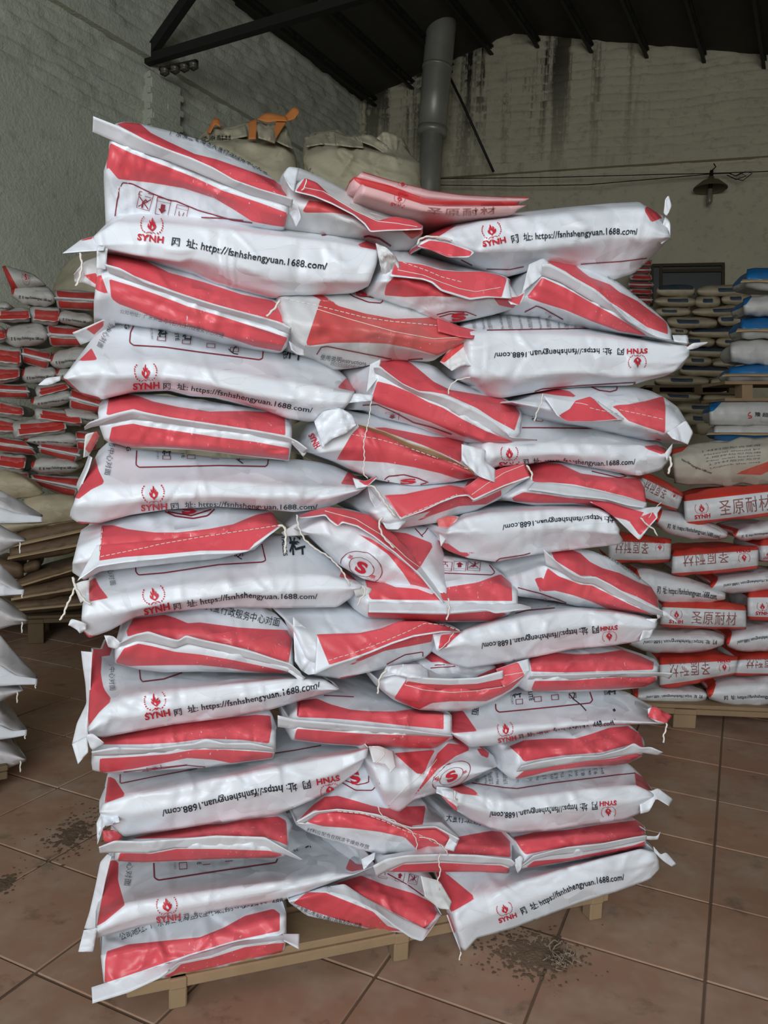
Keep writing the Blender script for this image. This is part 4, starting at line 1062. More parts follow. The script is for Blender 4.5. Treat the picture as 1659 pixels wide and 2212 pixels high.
# --- centre, seventh layer
s = SK('E', 'sack with a red flap climbing to the right below the torn corner sack',
  [(.12, [500,870, 580,800, 700,770, 900,770, 1090,770, 1250,690, 1400,660]), (.0, [560,930, 680,890, 850,850, 1000,810, 1100,810, 1250,735, 1432,690]), (.0, [620,990, 740,975, 850,935, 950,885, 1050,855, 1130,875, 1300,800, 1440,745]),
   (.07, [690,1032, 770,1017, 940,992, 1050,947, 1140,927, 1280,862, 1330,805])],
  [[645,840, 750,835, 900,803, 1000,785, 1080,800, 1100,765, 1250,690, 1400,663, 1435,690, 1440,740, 1130,870, 740,968], [785,1002, 850,962, 950,902, 1050,872, 1120,882, 1200,852, 1282,815, 1287,842, 1200,892, 1050,902, 930,942]])
s.fin([(0, [640,843, 750,836, 900,804, 1000,788, 1080,800, 1180,730, 1300,688, 1412,666]), (-.03, [728,975, 850,932, 950,884, 1040,850, 1100,844, 1130,873, 1200,838, 1300,793, 1442,744])],
  'sewn_flap', [[640,843, 750,836, 900,804, 1000,788, 1080,800, 1180,730, 1300,688, 1412,660, 1440,735, 1300,785, 1200,830, 1130,862, 1100,835, 1040,842, 950,876, 850,924, 728,968]], 'sack_paper')
s.stitch([740,962, 900,897, 1040,838]); s.stitch([1120,840, 1200,782, 1300,718, 1408,676], dash=False)
s.fin([(.02, [545,785, 600,850, 690,950, 765,985]), (.0, [560,860, 620,975, 650,1030, 715,1030])], 'tape', amp=.006)
s.thread([540,790, 580,790, 640,880, 700,960], -.02, .003)

# --- right, seventh layer
s = SK('F', 'sack with red bands and a hanging torn corner, right, over the upside down address',
  [(.12, [355,560, 450,505, 530,500, 700,520, 850,553, 950,588, 990,610]), (.03, [350,590, 600,580, 800,600, 990,660]), (0, [300,650, 440,662, 680,692, 900,732, 1000,738]), (.03, [230,690, 400,715, 700,725, 800,780, 900,812, 985,790]),
   (.1, [225,705, 400,738, 600,733, 720,748, 850,820, 960,852])],
  [[350,550, 440,500, 530,508, 640,560, 780,580, 960,588, 988,640, 1002,722, 900,690, 740,650, 600,620, 480,610, 400,610, 375,600], [265,692, 330,662, 440,674, 560,692, 690,702, 800,717, 930,757, 985,772, 960,802, 900,817, 800,792, 700,737, 600,722, 400,722, 275,712]])
s.fin([(0, [388,606, 500,615, 620,630, 740,655, 850,680, 1003,720]), (-.03, [355,650, 440,660, 560,680, 680,692, 780,702, 900,737, 985,748])], amp=.002)
s.fin([(.0, [690,715, 800,718, 930,758, 1010,745, 1082,740]), (-.02, [750,745, 820,790, 890,815, 930,800, 1060,775]), (-.03, [860,815, 900,870, 960,925, 1000,870, 1058,802])], 'torn_corner', [[690,700, 800,715, 930,757, 985,772, 960,802, 900,817, 800,792, 720,745], [905,822, 990,787, 1032,770, 1052,800, 962,900]], 'sack_paper')
s.lines([[680,525, 830,550, 890,578, 850,585, 700,550]], 2.2)
s.thread([345,515, 378,560, 372,602], -.03, .003); s.thread([965,800, 1000,840, 1045,868, 1055,900], -.05, .0024)
s.thread([1010,800, 1040,760, 1078,715], -.05, .001)

# --- left, fourth layer of ends, sewn with a white hem
s = SK('G', 'sack with a broad stitched red end and white hem, left side, with grey smudge',
  [(.13, [240,230, 360,185, 460,155, 720,110, 1000,92, 1200,108, 1300,115, 1335,185]), (.02, [215,320, 350,260, 700,240, 1000,210, 1200,170, 1336,190]), (0, [195,400, 345,370, 700,330, 1000,300, 1180,270, 1330,200]),
   (.08, [195,450, 260,495, 350,445, 700,405, 1000,375, 1200,325])],
  [[355,192, 420,190, 500,212, 650,230, 780,230, 950,210, 1080,185, 1200,135, 1290,115, 1332,150, 1338,190, 1200,290, 1170,330, 1050,330, 900,330, 700,350, 480,365, 345,385]], mat='sack_paper')
s.fin([(0, [330,300, 480,290, 700,270, 900,250, 1100,225, 1330,185]), (-.035, [222,498, 330,420, 480,396, 700,374, 900,352, 1080,347, 1160,337, 1220,294, 1347,196])], 'sewn_flap',
  [[345,290, 480,280, 900,240, 1330,180, 1340,190, 1200,290, 1168,328, 1050,330, 900,331, 700,350, 480,366, 343,386]], 'sack_paper')
s.stitch([350,365, 500,335, 700,292, 900,257, 1100,227, 1340,192]); s.stitch([345,360, 358,250, 362,200])
s.lines([[695,112, 760,142, 860,155, 940,140, 988,95], [720,118, 850,140, 960,105]], 3); s.decal('ess', [800,135, 880,128], 40, 'printed_letter')
s.thread([1330,190, 1365,195, 1372,260, 1365,345], -.04, .0032); s.thread([195,475, 215,540, 255,600, 298,630], -.02, .003); s.thread([215,520, 190,580, 160,640, 145,690, 122,712], .01, .0026)

# --- right, long side upside down, third
s = SK('F', 'long white sack with the web address upside down, right, middle height',
  [(.12, [-70,840, 0,775, 140,752, 400,730, 700,735, 780,765, 845,850]), (0, [-85,860, 0,800, 140,770, 500,752, 740,750, 800,780, 855,865]), (-.01, [-100,890, 100,880, 500,850, 850,890]),
   (.06, [-100,922, -60,988, 30,1022, 180,1042, 330,1012, 500,987, 700,964, 860,947, 872,922])],
  [[-90,935, -12,990, 70,990, 8,1018, -75,992]], back=.40)
s.fin([(.05, [-140,810, -80,790, -20,795]), (.04, [-120,960, -100,930, -60,860])], 'end_flap', [[-140,810, -80,790, -25,797, -90,873, -135,872]], 'sack_paper_dusty')
s.lines([[180,1038, 200,1022, 330,1003, 365,992], [600,978, 690,970, 688,985]], 2.2)
s.decal('url', [880,800, 785,792, 740,789, 600,797, 400,817, 210,840], 28)

# --- centre, eighth layer, slanting with a round badge
s = SK('H', 'slanting sack with a round S badge and red sewn flap in the middle',
  [(.14, [110,150, 200,70, 340,40, 440,50, 560,80, 640,130, 760,150, 890,150, 940,200, 978,330]), (.01, [170,170, 300,110, 480,150, 620,220, 760,290, 880,380, 985,480]), (.0, [200,180, 320,190, 500,270, 640,350, 780,420, 988,540]),
   (.06, [240,192, 330,282, 430,382, 520,435, 630,460, 740,495, 850,512, 988,568])],
  [[625,168, 760,183, 914,243, 837,370, 700,265], [455,163, 560,210, 680,290, 780,370, 850,440, 915,522, 800,492, 740,400, 660,300, 560,230]])
s.fin([(.02, [160,92, 230,62, 340,38, 440,56, 560,82, 640,150, 760,250, 838,360, 990,545]), (-.03, [172,102, 250,95, 315,85, 335,115, 382,150, 405,125, 490,148, 580,203, 700,295, 825,405, 962,572])], 'sewn_flap',
  [[160,92, 230,62, 340,38, 440,56, 560,82, 640,150, 760,250, 840,365, 815,390, 700,288, 580,196, 490,140, 405,117, 384,140, 338,106, 315,78, 250,88, 172,96]], 'sack_paper')
s.stitch([310,62, 480,107, 640,205, 760,320, 832,372], dash=False)
s.decal('badge', [372,395, 590,488], 165, 'printed_badge')
s.lines([[840,200, 862,180, 885,145], [800,150, 850,205]], 2)
s.fin([(.1, [70,180, 150,130, 250,125]), (.1, [90,200, 190,195, 262,190])], 'end_flap', mat='sack_paper_dusty')
s.thread([155,80, 165,150, 195,215, 260,270, 330,310, 400,380, 450,470], -.03, .0024); s.thread([630,90, 605,130, 630,200, 690,262], -.05, .003)

# --- left, long side, fourth
s = SK('G', 'long white sack with a web address and a diagonal crease, fourth on the left',
  [(.17, [285,490, 330,435, 540,385, 800,350, 1100,320, 1250,260, 1380,250, 1476,262, 1570,340, 1656,411, 1706,452, 1772,495]), (0, [250,640, 290,610, 390,590, 600,555, 850,520, 1150,490, 1400,470, 1600,470, 1700,495, 1795,522]),
   (-.012, [245,700, 400,680, 700,620, 1100,570, 1500,550, 1785,540]), (.05, [245,762, 285,814, 400,772, 540,697, 720,670, 900,652, 1100,642, 1300,648, 1560,644, 1656,642, 1730,592, 1782,532])],
  [[284,500, 320,478, 345,530, 394,592, 288,612], [245,765, 300,798, 440,788, 440,802, 300,820, 250,792], [1664,476, 1686,434, 1775,497]], back=.40)
s.fin([(.06, [200,520, 240,500, 290,492]), (.06, [240,620, 265,600, 288,575])], 'end_flap', [[284,496, 290,492, 290,575, 285,580]], 'sack_paper_dusty')
s.fin([(.0, [172,742, 186,705, 240,720, 275,735]), (.0, [180,745, 225,770, 235,792, 268,765])], 'tape_tail')
s.fin([(.0, [1730,500, 1790,520, 1850,542]), (.01, [1760,590, 1790,580, 1832,582])], 'end_flap', mat='sack_paper_dusty')
s.lines([[543,400, 545,450, 560,467, 700,455, 1000,410, 1245,395, 1260,385, 1240,295]], 2.6); s.lines([[1090,345, 1108,368, 1130,380], [1108,368, 1125,350]], 2, 'ink_black', 'pen_tick')
for x, y in ((690,410), (824,388), (954,374), (1090,370)): s.decal('tickbox', [x,y, x+46,y-4], 30, 'printed_box')
s.decal('lite', [780,290, 798,388], 22); s.decal('factory', [655,330, 662,412], 11); s.decal('liao', [1390,350, 1478,345], 88); s.decal('tables', [1340,190, 1358,366], 24); s.decal('addr4', [380,380, 392,440, 408,530], 26)
s.decal('logo', [592,678, 733,646], name='printed_logo'); s.decal('url', [755,648, 880,625, 1000,602, 1150,582, 1250,590, 1400,590, 1545,590], 28)
s.thread([1800,530, 1815,560, 1778,600, 1768,632], -.02, .0022)

# --- centre, tape end under the slanting sack
s = SK('H', 'sack with straight white tape and printed icons under the slanting badge sack',
  [(.14, [522,425, 760,380, 960,310, 1060,325, 1220,350, 1280,400, 1352,470]), (.03, [500,480, 760,480, 1000,470, 1200,450, 1375,500]), (0, [505,560, 760,560, 1000,560, 1375,575]), (.03, [515,632, 760,640, 1000,645, 1330,630]),
   (.08, [540,648, 760,662, 1000,674, 1230,670, 1325,635])],
  [[530,435, 600,440, 700,480, 820,490, 900,520, 990,480, 1150,455, 1280,408, 1340,460, 1345,557, 1000,555, 560,548], [548,618, 800,628, 980,632, 1200,614, 1325,625, 1230,668, 1050,668, 900,668, 700,658, 548,648]])
s.fin([(0, [555,560, 760,565, 1000,562, 1250,570, 1385,572, 1450,590]), (-.03, [553,620, 760,622, 980,627, 1200,607, 1250,627, 1390,607, 1448,602])], amp=.002)
s.lines([[970,405, 1100,410, 1230,415, 1248,400, 1210,350]], 2)
for x, t in ((1010, 'icon_cup'), (1090, 'icon_dry'), (1168, 'icon_hook')): s.decal(t, [x,345, x-72,340], 42, 'printed_icon')
s.thread([990,540, 998,600, 982,662], -.045, .0026)

# --- right, slanting tape end
s = SK('I', 'slanting sack with a grey end panel and wavy red bands, right side',
  [([.22,.2,.14,.13,.13,.13,.13,.13,.13,.13], [150,190, 300,125, 430,82, 480,74, 560,83, 700,100, 830,150, 930,220, 1020,290, 1062,360]), ([.2,.1,.03,.03,.03,.03], [200,220, 380,160, 560,150, 760,225, 950,310, 1065,400]),
   ([.15,.0,0,0,0,0], [230,250, 450,182, 600,265, 720,288, 900,388, 1088,455]), ([.12,.02,.02,.02], [260,285, 420,320, 700,378, 1030,448]), (.1, [250,300, 300,348, 500,372, 620,402, 800,420, 1030,452])],
  [[468,80, 560,83, 640,113, 690,160, 760,195, 850,220, 950,270, 1030,300, 1056,340, 1064,412, 950,352, 850,312, 760,272, 700,237, 640,237, 580,202, 500,152], [413,322, 460,193, 520,238, 640,283, 700,288, 800,338, 900,388, 1035,447, 900,432, 800,422, 700,377, 600,342, 500,317], [388,250, 445,243, 415,312]])
s.fin([(-.03, [438,90, 480,130, 540,185, 600,225, 650,245, 720,240, 800,280, 900,340, 1000,390, 1085,425]), (0, [452,178, 520,205, 600,262, 660,278, 720,284, 800,334, 900,384, 1010,434, 1090,455])])
s.fin([(.0, [1050,430, 1095,422, 1172,490]), (.0, [1060,470, 1100,455, 1168,493])], 'tape_tail')
s.lines([[300,300, 420,330, 520,365, 600,400, 720,410]], 2.2); s.decal('icon_hook', [420,375, 470,385], 30, 'printed_icon')
s.decal('addr2', [700,105, 800,150, 960,262], 16, mats=['ink_grey'])

# --- left, fifth layer of ends
s = SK('G', 'sack with an address printed above its red bands, left side below middle',
  [(.14, [495,740, 530,700, 700,680, 900,645, 1100,640, 1250,650, 1330,690, 1390,760, 1412,800]), (.02, [465,820, 540,780, 700,765, 830,770, 1100,810, 1408,870]), (0, [440,872, 540,842, 620,842, 760,874, 1000,887, 1280,952, 1418,988]),
   (.02, [430,930, 560,925, 760,930, 1000,950, 1200,975, 1400,1002]), (.08, [430,950, 560,985, 700,1002, 900,997, 1100,1002, 1392,1008])],
  [[493,775, 530,705, 700,683, 760,700, 830,730, 900,726, 1100,753, 1250,763, 1380,768, 1407,820, 1387,948, 1300,922, 1150,872, 1000,842, 820,797, 780,827, 700,802, 620,777, 560,787, 500,805],
   [430,948, 480,868, 560,843, 640,858, 760,888, 900,903, 1050,928, 1200,958, 1350,990, 1395,1003, 1300,1008, 1150,993, 1050,977, 900,962, 740,962, 500,967]])
s.fin([(-.03, [458,838, 540,792, 615,775, 700,805, 780,825, 820,797, 900,820, 1050,850, 1200,890, 1300,925, 1400,955, 1452,1000]), (0, [440,872, 540,840, 620,838, 760,872, 830,845, 1000,884, 1150,924, 1280,954, 1400,988, 1475,1042])])
s.fin([(-.01, [370,798, 420,800, 460,838]), (.0, [392,862, 430,872, 448,868])], 'tape_tail'); s.fin([(.0, [1395,955, 1440,1000, 1480,1030]), (.0, [1385,1000, 1430,1030, 1452,1068])], 'tape_tail')
s.decal('addr2', [640,625, 860,640, 990,675, 1130,712, 1250,735, 1330,750], 38)

# --- right, long side upside down, fourth
s = SK('I', 'long white sack with the web address upside down under the slanting grey end',
  [(.14, [-30,560, 60,505, 220,455, 320,420, 500,395, 800,415, 1000,452, 1055,482]), (0, [-60,585, 0,530, 200,478, 400,442, 600,417, 790,427, 950,454, 1062,492]), (-.01, [-110,630, 100,600, 400,545, 800,500, 1050,520]),
   (.05, [-150,662, -60,717, 30,742, 200,714, 420,672, 600,634, 800,617, 960,594, 1020,562])], [[1035,455, 1052,470, 1055,492, 1045,480]], back=.40)
s.fin([(.0, [1000,470, 1060,470]), (.01, [960,590, 1020,575])], 'end_flap', mat='sack_paper')
s.lines([[230,455, 350,425, 500,412]], 2)
for i, x in enumerate((330, 385, 425, 470, 520)): s.decal(INS[i + 6], [x,412 - (x - 330) * .05, x-14,340], 16)
s.decal('logo', [838,503, 745,509], name='printed_logo'); s.decal('url', [735,508, 625,520, 400,555, 250,578, 95,600], 30)

# --- centre, ninth layer, sewn
s = SK('H', 'sack with a pale red sewn flap and white lower panel, middle, ninth layer',
  [(.14, [30,605, 140,610, 400,597, 600,630, 770,652, 880,668, 1000,690, 1078,722]), (.02, [130,700, 270,745, 500,738, 720,675, 860,672, 1062,722]), (0, [200,860, 330,900, 560,835, 800,745, 1000,740]), (.08, [230,962, 400,987, 530,955, 700,915, 860,873, 950,792])],
  [[265,742, 400,737, 500,735, 620,710, 720,670, 800,653, 860,668, 960,680, 1072,720, 800,752, 560,842, 330,912], [415,932, 500,872, 620,802, 720,777, 880,737, 907,740, 900,782, 800,802, 640,832, 520,882], [380,978, 530,957, 555,968, 400,990]])
s.fin([(0, [270,742, 400,737, 500,735, 620,710, 720,670, 860,668, 1070,722]), (-.03, [255,962, 340,922, 450,885, 560,845, 680,795, 800,755, 950,730, 1065,726])], 'sewn_flap',
  [[265,740, 400,735, 500,733, 620,708, 720,668, 860,666, 1075,722, 950,722, 800,745, 680,784, 560,834, 450,874, 335,910]], 'sack_paper')
s.stitch([330,885, 480,840, 640,780, 780,720, 860,680, 960,690, 1060,725])
s.fin([(.02, [905,740, 1000,730, 1072,722]), (.0, [928,838, 1000,800, 1056,752])], 'torn_corner', [[950,745, 1060,728, 1050,755, 1000,800, 935,828]], 'sack_paper')
s.fin([(.03, [135,645, 220,715, 290,800, 345,915]), (.0, [145,890, 180,940, 220,965, 262,958])], 'folded_corner', mat='sack_paper', amp=.009, folds=16)
s.lines([[650,905, 750,852, 850,836, 850,862]], 2.2)
s.thread([1020,730, 985,790, 930,835], -.02, .0014)

# --- left, long side, fifth
s = SK('J', 'long white sack with a web address and wide tape along its left end',
  [(.2, [172,-202, 272,-112, 432,-87, 772,-72, 1252,-67, 1372,-62, 1472,-32, 1531,18]), (0, [150,235, 240,110, 330,70, 500,45, 760,15, 1000,-10, 1250,-35, 1450,-30, 1542,20]), (-.012, [155,255, 300,180, 600,130, 1000,70, 1300,25, 1535,25]),
   (.05, [165,277, 240,288, 400,258, 620,218, 900,183, 1170,133, 1300,93, 1440,53, 1525,28])],
  [[172,-150, 185,-205, 230,-160, 224,-60, 240,20, 287,82, 215,150, 150,235, 158,100]], back=.40)
s.fin([(.12, [115,-187, 125,-100, 140,0, 145,100, 92,210, 66,322]), (.1, [178,-182, 170,-50, 166,60, 157,150, 150,240, 160,300])], 'tape', amp=.003)
s.fin([(.0, [65,325, 150,280]), (-.02, [98,436, 155,370])], 'tape_tail')
s.lines([[437,-82, 442,-32, 452,-17, 572,-32, 672,-67]], 2.6); s.decal('addr4', [268,-130, 272,-40, 277,38], 26)
s.decal('logo', [468,186, 608,160], name='printed_logo'); s.decal('url', [630,162, 770,132, 1000,97, 1200,57, 1380,22, 1432,12], 30)

# --- small sack showing behind the white lobed flap
s = SK('K', 'barely visible sack with a red badge edge behind the lobed flap',
  [(.10, [780,50, 830,22, 900,8, 1040,40, 1200,48]), (.09, [800,80, 1000,80, 1215,75]), (.12, [840,120, 1000,118, 1150,112, 1215,100])],
  [[1065,118, 1215,50, 1218,105], [830,15, 900,5, 1040,40, 1030,55, 900,28, 850,30]], d0=.03)
s.lines([[840,60, 900,55, 980,50], [860,45, 920,40]], 2)

# --- centre, tenth layer
s = SK('K', 'sack with a white lobed corner and a curled red sewn end, middle',
  [(.12, [560,115, 600,50, 700,40, 780,35, 835,70, 1000,130, 1240,100, 1300,30, 1385,5]), (0, [560,130, 640,100, 720,115, 850,150, 1000,165, 1150,155, 1245,122, 1392,60]), (.0, [580,180, 690,230, 850,235, 1000,230, 1200,200, 1388,90]),
   (.06, [575,185, 640,237, 780,290, 900,297, 1060,292, 1200,242, 1382,122])],
  [[712,116, 800,150, 950,170, 1100,160, 1243,122, 1250,70, 1330,25, 1362,100, 1290,172, 1240,202, 1150,242, 960,242, 850,252, 780,287, 690,252, 640,227]])
s.fin([(.0, [705,150, 800,172, 950,188, 1100,180, 1245,158]), (-.03, [715,102, 800,112, 950,118, 1100,112, 1242,72])], 'sewn_flap', [[712,130, 800,145, 950,152, 1100,145, 1245,115, 1250,165, 1100,185, 950,190, 700,155]], 'sack_paper', amp=.002)
s.fin([(.0, [1205,65, 1330,22, 1382,8]), (-.02, [1245,165, 1330,120, 1392,72])], 'tape', [[1205,65, 1325,25, 1360,95, 1245,165]], amp=.003)
s.fin([(.03, [600,50, 690,38, 790,38, 832,75]), (.0, [560,120, 640,95, 740,118, 835,112])], 'folded_corner', mat='sack_paper', amp=.009)
s.stitch([700,150, 800,178, 950,193, 1100,183, 1240,162], dash=False); s.stitch([1250,100, 1390,76], dash=False)
s.thread([600,70, 560,110, 555,170, 550,200], -.03, .003)

# --- right, tenth layer
s = SK('I', 'sack with level red bands and a pointed tape end, right side',
  [(.1, [360,682, 460,650, 600,655, 750,650, 870,638, 960,663, 1050,690, 1068,720]), (.02, [350,720, 600,705, 870,690, 1068,730]), (0, [345,790, 600,785, 850,775, 1065,765]), (.02, [340,840, 600,840, 850,830, 1055,800]), (.06, [340,862, 600,867, 850,857, 1000,842, 1055,805])],
  [[362,683, 460,650, 620,663, 740,658, 870,638, 960,668, 1038,705, 1035,747, 800,754, 560,762, 372,757], [368,862, 390,808, 600,805, 800,790, 950,785, 1048,785, 1052,812, 980,842, 800,852, 600,857, 450,864]])
s.fin([(-.03, [372,776, 600,768, 900,760, 1060,762, 1145,765]), (0, [355,800, 600,802, 800,788, 1000,788, 1065,778, 1122,797])], amp=.002)

# --- right, long side, fifth
s = SK('I', 'long white sack with tick boxes and a large pen tick, right, lower half',
  [(.16, [-70,968, 40,930, 180,900, 350,870, 700,855, 800,860, 900,872, 1000,930, 1125,990]), (0, [-62,1090, 70,1085, 200,1065, 400,1045, 600,1025, 830,1020, 1000,1028, 1110,1038]), (-.01, [-55,1100, 40,1130, 400,1070, 830,1035, 1100,1040]),
   (.04, [-45,1112, 40,1168, 180,1158, 330,1113, 500,1078, 700,1053, 830,1048, 950,1044, 1085,1044])],
  [[-75,980, 0,968, 78,1082, -60,1092], [1000,1002, 1030,942, 1138,998, 1112,1035, 1072,1038]], back=.40)
s.fin([(.0, [1005,960, 1040,945, 1138,998]), (-.01, [1010,1005, 1060,1035, 1110,1036])], 'end_flap', [[1000,1005, 1030,940, 1140,998, 1110,1040]], 'sack_paper')
s.lines([[178,935, 178,965, 195,980, 300,970, 500,950, 690,930, 705,915, 690,870]], 2.6); s.lines([[578,880, 600,908, 640,938, 670,972], [600,908, 608,878, 596,872]], 2.2, 'ink_black', 'pen_tick')
for x, y in ((287,942), (388,928), (481,918), (576,908)): s.decal('tickbox', [x,y, x+40,y-3], 36, 'printed_box')
s.decal('liao', [270,900, 318,897], 44); s.decal('lite', [346,820, 362,922], 24); s.decal('factory', [252,850, 264,942], 12); s.decal('liao', [785,885, 835,880], 42); s.decal('tables', [758,820, 770,890], 18); s.decal('face', [55,950, 50,998], 30)
s.decal('logo', [190,1140, 290,1122], name='printed_logo'); s.decal('url', [302,1120, 400,1098, 560,1072, 830,1040], 22)
s.lines([[818,962, 826,974]], 5, 'ink_black', 'pen_mark')
s.thread([1105,1035, 1110,1060, 1090,1100, 1092,1142], -.0, .003)

# --- centre, eleventh layer, tape end
s = SK('K', 'sack with level red bands, white tape and a tape end pointing left, middle',
  [(.13, [60,300, 115,240, 230,213, 300,203, 480,223, 640,240, 800,288, 945,300]), (.03, [60,330, 115,280, 400,300, 640,310, 960,320]), (0, [75,400, 300,395, 520,412, 760,425, 962,435]), (.03, [75,445, 300,455, 600,470, 860,480, 965,440]), (.07, [75,457, 300,482, 600,497, 860,502, 968,445])],
  [[105,240, 215,226, 290,258, 400,288, 500,296, 640,298, 760,283, 915,300, 915,397, 700,377, 500,354, 300,337, 105,330], [88,452, 105,393, 300,408, 500,423, 700,428, 955,438, 880,498, 800,503, 600,493, 400,483, 250,473]])
s.fin([(-.03, [0,320, 100,344, 300,360, 500,380, 700,395, 860,420, 965,432]), (0, [0,384, 92,396, 112,388, 300,404, 520,420, 760,430, 962,442])], amp=.002)
s.lines([[255,212, 480,222, 640,242], [120,250, 110,320]], 2)

# --- left, sixth layer of ends
s = SK('J', 'sack with thin red bands under the wide taped web address sack, left',
  [(.1, [210,292, 400,257, 620,218, 900,182, 1100,145, 1165,150, 1195,232]), (.03, [205,320, 400,295, 640,270, 900,240, 1190,250]), (0, [180,385, 480,375, 640,362, 900,345, 1188,365]), (.02, [172,430, 260,440, 560,405, 900,390, 1178,385]), (.06, [178,470, 260,487, 500,472, 800,455, 950,435, 1172,405])],
  [[212,292, 400,255, 620,218, 840,188, 1080,163, 1160,168, 1167,235, 1152,322, 1000,302, 800,295, 640,317, 450,327, 235,327], [218,405, 400,395, 600,380, 740,355, 900,355, 1100,367, 1178,374, 1167,402, 1050,417, 940,430, 850,412, 700,402, 560,432, 400,462, 250,482, 215,482]])
s.fin([(-.03, [172,368, 300,343, 500,350, 640,330, 740,320, 805,295, 900,320, 1050,318, 1178,348]), (0, [182,390, 300,388, 480,378, 640,368, 760,355, 900,352, 1050,357, 1188,370])])
s.fin([(-.02, [142,275, 178,264, 242,318]), (.0, [165,345, 180,362, 235,330])], 'tape_tail')
s.lines([[330,545, 335,490, 500,465, 700,440, 800,450], [350,478, 500,458, 700,437]], 1.6); s.decal('icon_dry', [480,472, 560,455], 20, 'printed_icon')

# --- left, long side upside down
s = SK('J', 'long white sack with the web address upside down, lower left',
  [(.16, [262,500, 480,478, 800,455, 1000,425, 1180,370, 1350,330, 1550,330, 1695,338]), (0, [235,655, 360,612, 600,567, 900,512, 1200,452, 1400,412, 1520,392, 1600,377, 1700,345]), (-.012, [215,700, 400,710, 800,640, 1200,570, 1500,490, 1690,400]),
   (.05, [225,722, 350,837, 600,802, 900,754, 1200,714, 1390,634, 1500,579, 1650,469, 1698,362])],
  [[265,500, 302,518, 362,610, 245,652], [400,835, 600,803, 620,812, 480,840]], back=.40)
s.fin([(.02, [200,760, 250,650, 300,640]), (-.01, [205,880, 240,780, 330,760])], 'end_flap', mat='sack_paper', amp=.012, folds=16)
s.fin([(.06, [232,800, 300,800, 345,835]), (.06, [240,860, 280,875, 320,860])], 'torn_corner', [[225,790, 345,795, 340,880, 230,880]], 'sack_paper')
s.lines([[330,482, 330,545, 500,510, 800,453], [1180,378, 1300,360, 1450,332]], 2)
s.decal('logo', [1535,490, 1408,516], name='printed_logo'); s.decal('url', [1375,522, 1250,545, 1100,567, 900,612, 700,660, 560,683], 36)

# --- centre, twelfth layer, twisted
s = SK('K', 'twisted crumpled sack with a round S badge, lower middle',
  [(.1, [495,490, 620,500, 760,510, 860,510, 930,465, 1020,485, 1100,490, 1190,540, 1214,602]), (.0, [510,590, 620,620, 800,640, 870,600, 1000,590, 1100,600, 1190,610]), (-.01, [560,720, 680,740, 780,700, 900,670, 1040,650, 1150,628]),
   (.06, [590,832, 670,855, 760,783, 880,748, 1000,703, 1085,662])],
  [[640,528, 870,508, 835,570, 805,645, 765,640], [880,530, 940,473, 1045,485, 1060,510, 980,545, 880,620, 820,690, 740,780, 780,720, 830,640], [1095,500, 1167,510, 1160,557, 1120,540]], amp=.009, folds=26)
s.decal('badge', [880,758, 1085,650], 118, 'printed_badge'); s.stitch([610,815, 700,720, 850,600, 880,560], dash=False)
s.fin([(.04, [500,490, 560,488, 640,520]), (-.01, [560,700, 600,660, 650,600])], 'folded_corner', mat='sack_paper_dusty')
s.thread([520,490, 560,500, 590,520, 580,545, 545,580], -.02, .0022)

# --- right, twelfth layer
s = SK('M', 'sack with red bands and a grey folded end, lower right, above the instructions',
  [([.1,.1,.1,.1,.1,.1,.1,.1,.1], [482,190, 560,190, 650,150, 800,115, 1000,80, 1180,45, 1280,75, 1340,130, 1362,175]), ([.1,.02,.02,.02,.02], [485,230, 600,215, 900,205, 1180,160, 1365,195]), ([.1,0,0,0,0], [490,290, 610,320, 900,285, 1200,250, 1362,225]), ([.08,.02,.02,.02], [492,330, 580,390, 900,335, 1345,258]),
   (.07, [495,335, 570,404, 700,382, 900,347, 1100,327, 1260,302, 1348,260])],
  [[553,200, 640,163, 800,153, 950,153, 1050,123, 1150,88, 1260,78, 1342,130, 1357,207, 1290,187, 1100,237, 900,252, 780,267, 640,292, 620,260], [573,402, 640,347, 800,320, 1000,290, 1180,270, 1300,240, 1352,250, 1240,312, 1000,322, 800,347, 700,372]])
s.fin([(-.03, [628,318, 720,293, 900,263, 1100,253, 1240,213, 1300,178, 1340,208, 1400,203, 1472,235]), (0, [598,352, 720,338, 900,303, 1100,278, 1250,253, 1350,238, 1442,254])])

# --- right, long side upside down, lower
s = SK('M', 'long white sack with printed instructions and the web address upside down, lower right',
  [(.14, [300,430, 450,350, 700,370, 900,345, 1100,322, 1270,305, 1340,370, 1422,472]), (0, [150,457, 380,497, 520,527, 700,502, 900,477, 1100,452, 1320,432, 1418,485]), (-.012, [160,500, 350,570, 540,610, 800,590, 1100,550, 1320,520, 1415,500]),
   (.05, [200,562, 330,642, 450,692, 550,717, 800,702, 1000,672, 1250,637, 1330,602, 1400,522])],
  [[188,440, 270,428, 340,458, 382,497, 260,482], [1300,353, 1360,388, 1412,477, 1310,432], [128,490, 160,515, 245,592, 180,570]], back=.40)
s.fin([(.02, [1325,432, 1400,470, 1440,448, 1532,515]), (.0, [1338,602, 1390,590, 1430,510, 1506,556])], 'end_flap', mat='sack_paper')
s.fin([(.02, [120,440, 180,445, 275,480]), (.0, [118,480, 150,490, 240,590])], 'end_flap', [[125,488, 150,490, 240,560, 240,592, 170,560]], 'sack_paper')
s.lines([[330,420, 520,447, 600,454, 800,422, 1000,397, 1200,372, 1305,360]], 2.2)
for i, x in enumerate((375, 420, 455, 490, 540, 610, 690, 730, 775, 815, 845, 880, 930, 965, 1005, 1040, 1080, 1115)): s.decal(INS[i], [x, 420 - max(0, x - 600) * .1 + (10 if x < 600 else 0), x - 12, 300 - max(0, x - 600) * .06], 17 if i % 2 else 21)
s.decal('logo', [1190,522, 1088,529], name='printed_logo'); s.decal('url', [1075,536, 965,546, 860,556, 700,573, 560,592, 435,585], 32)
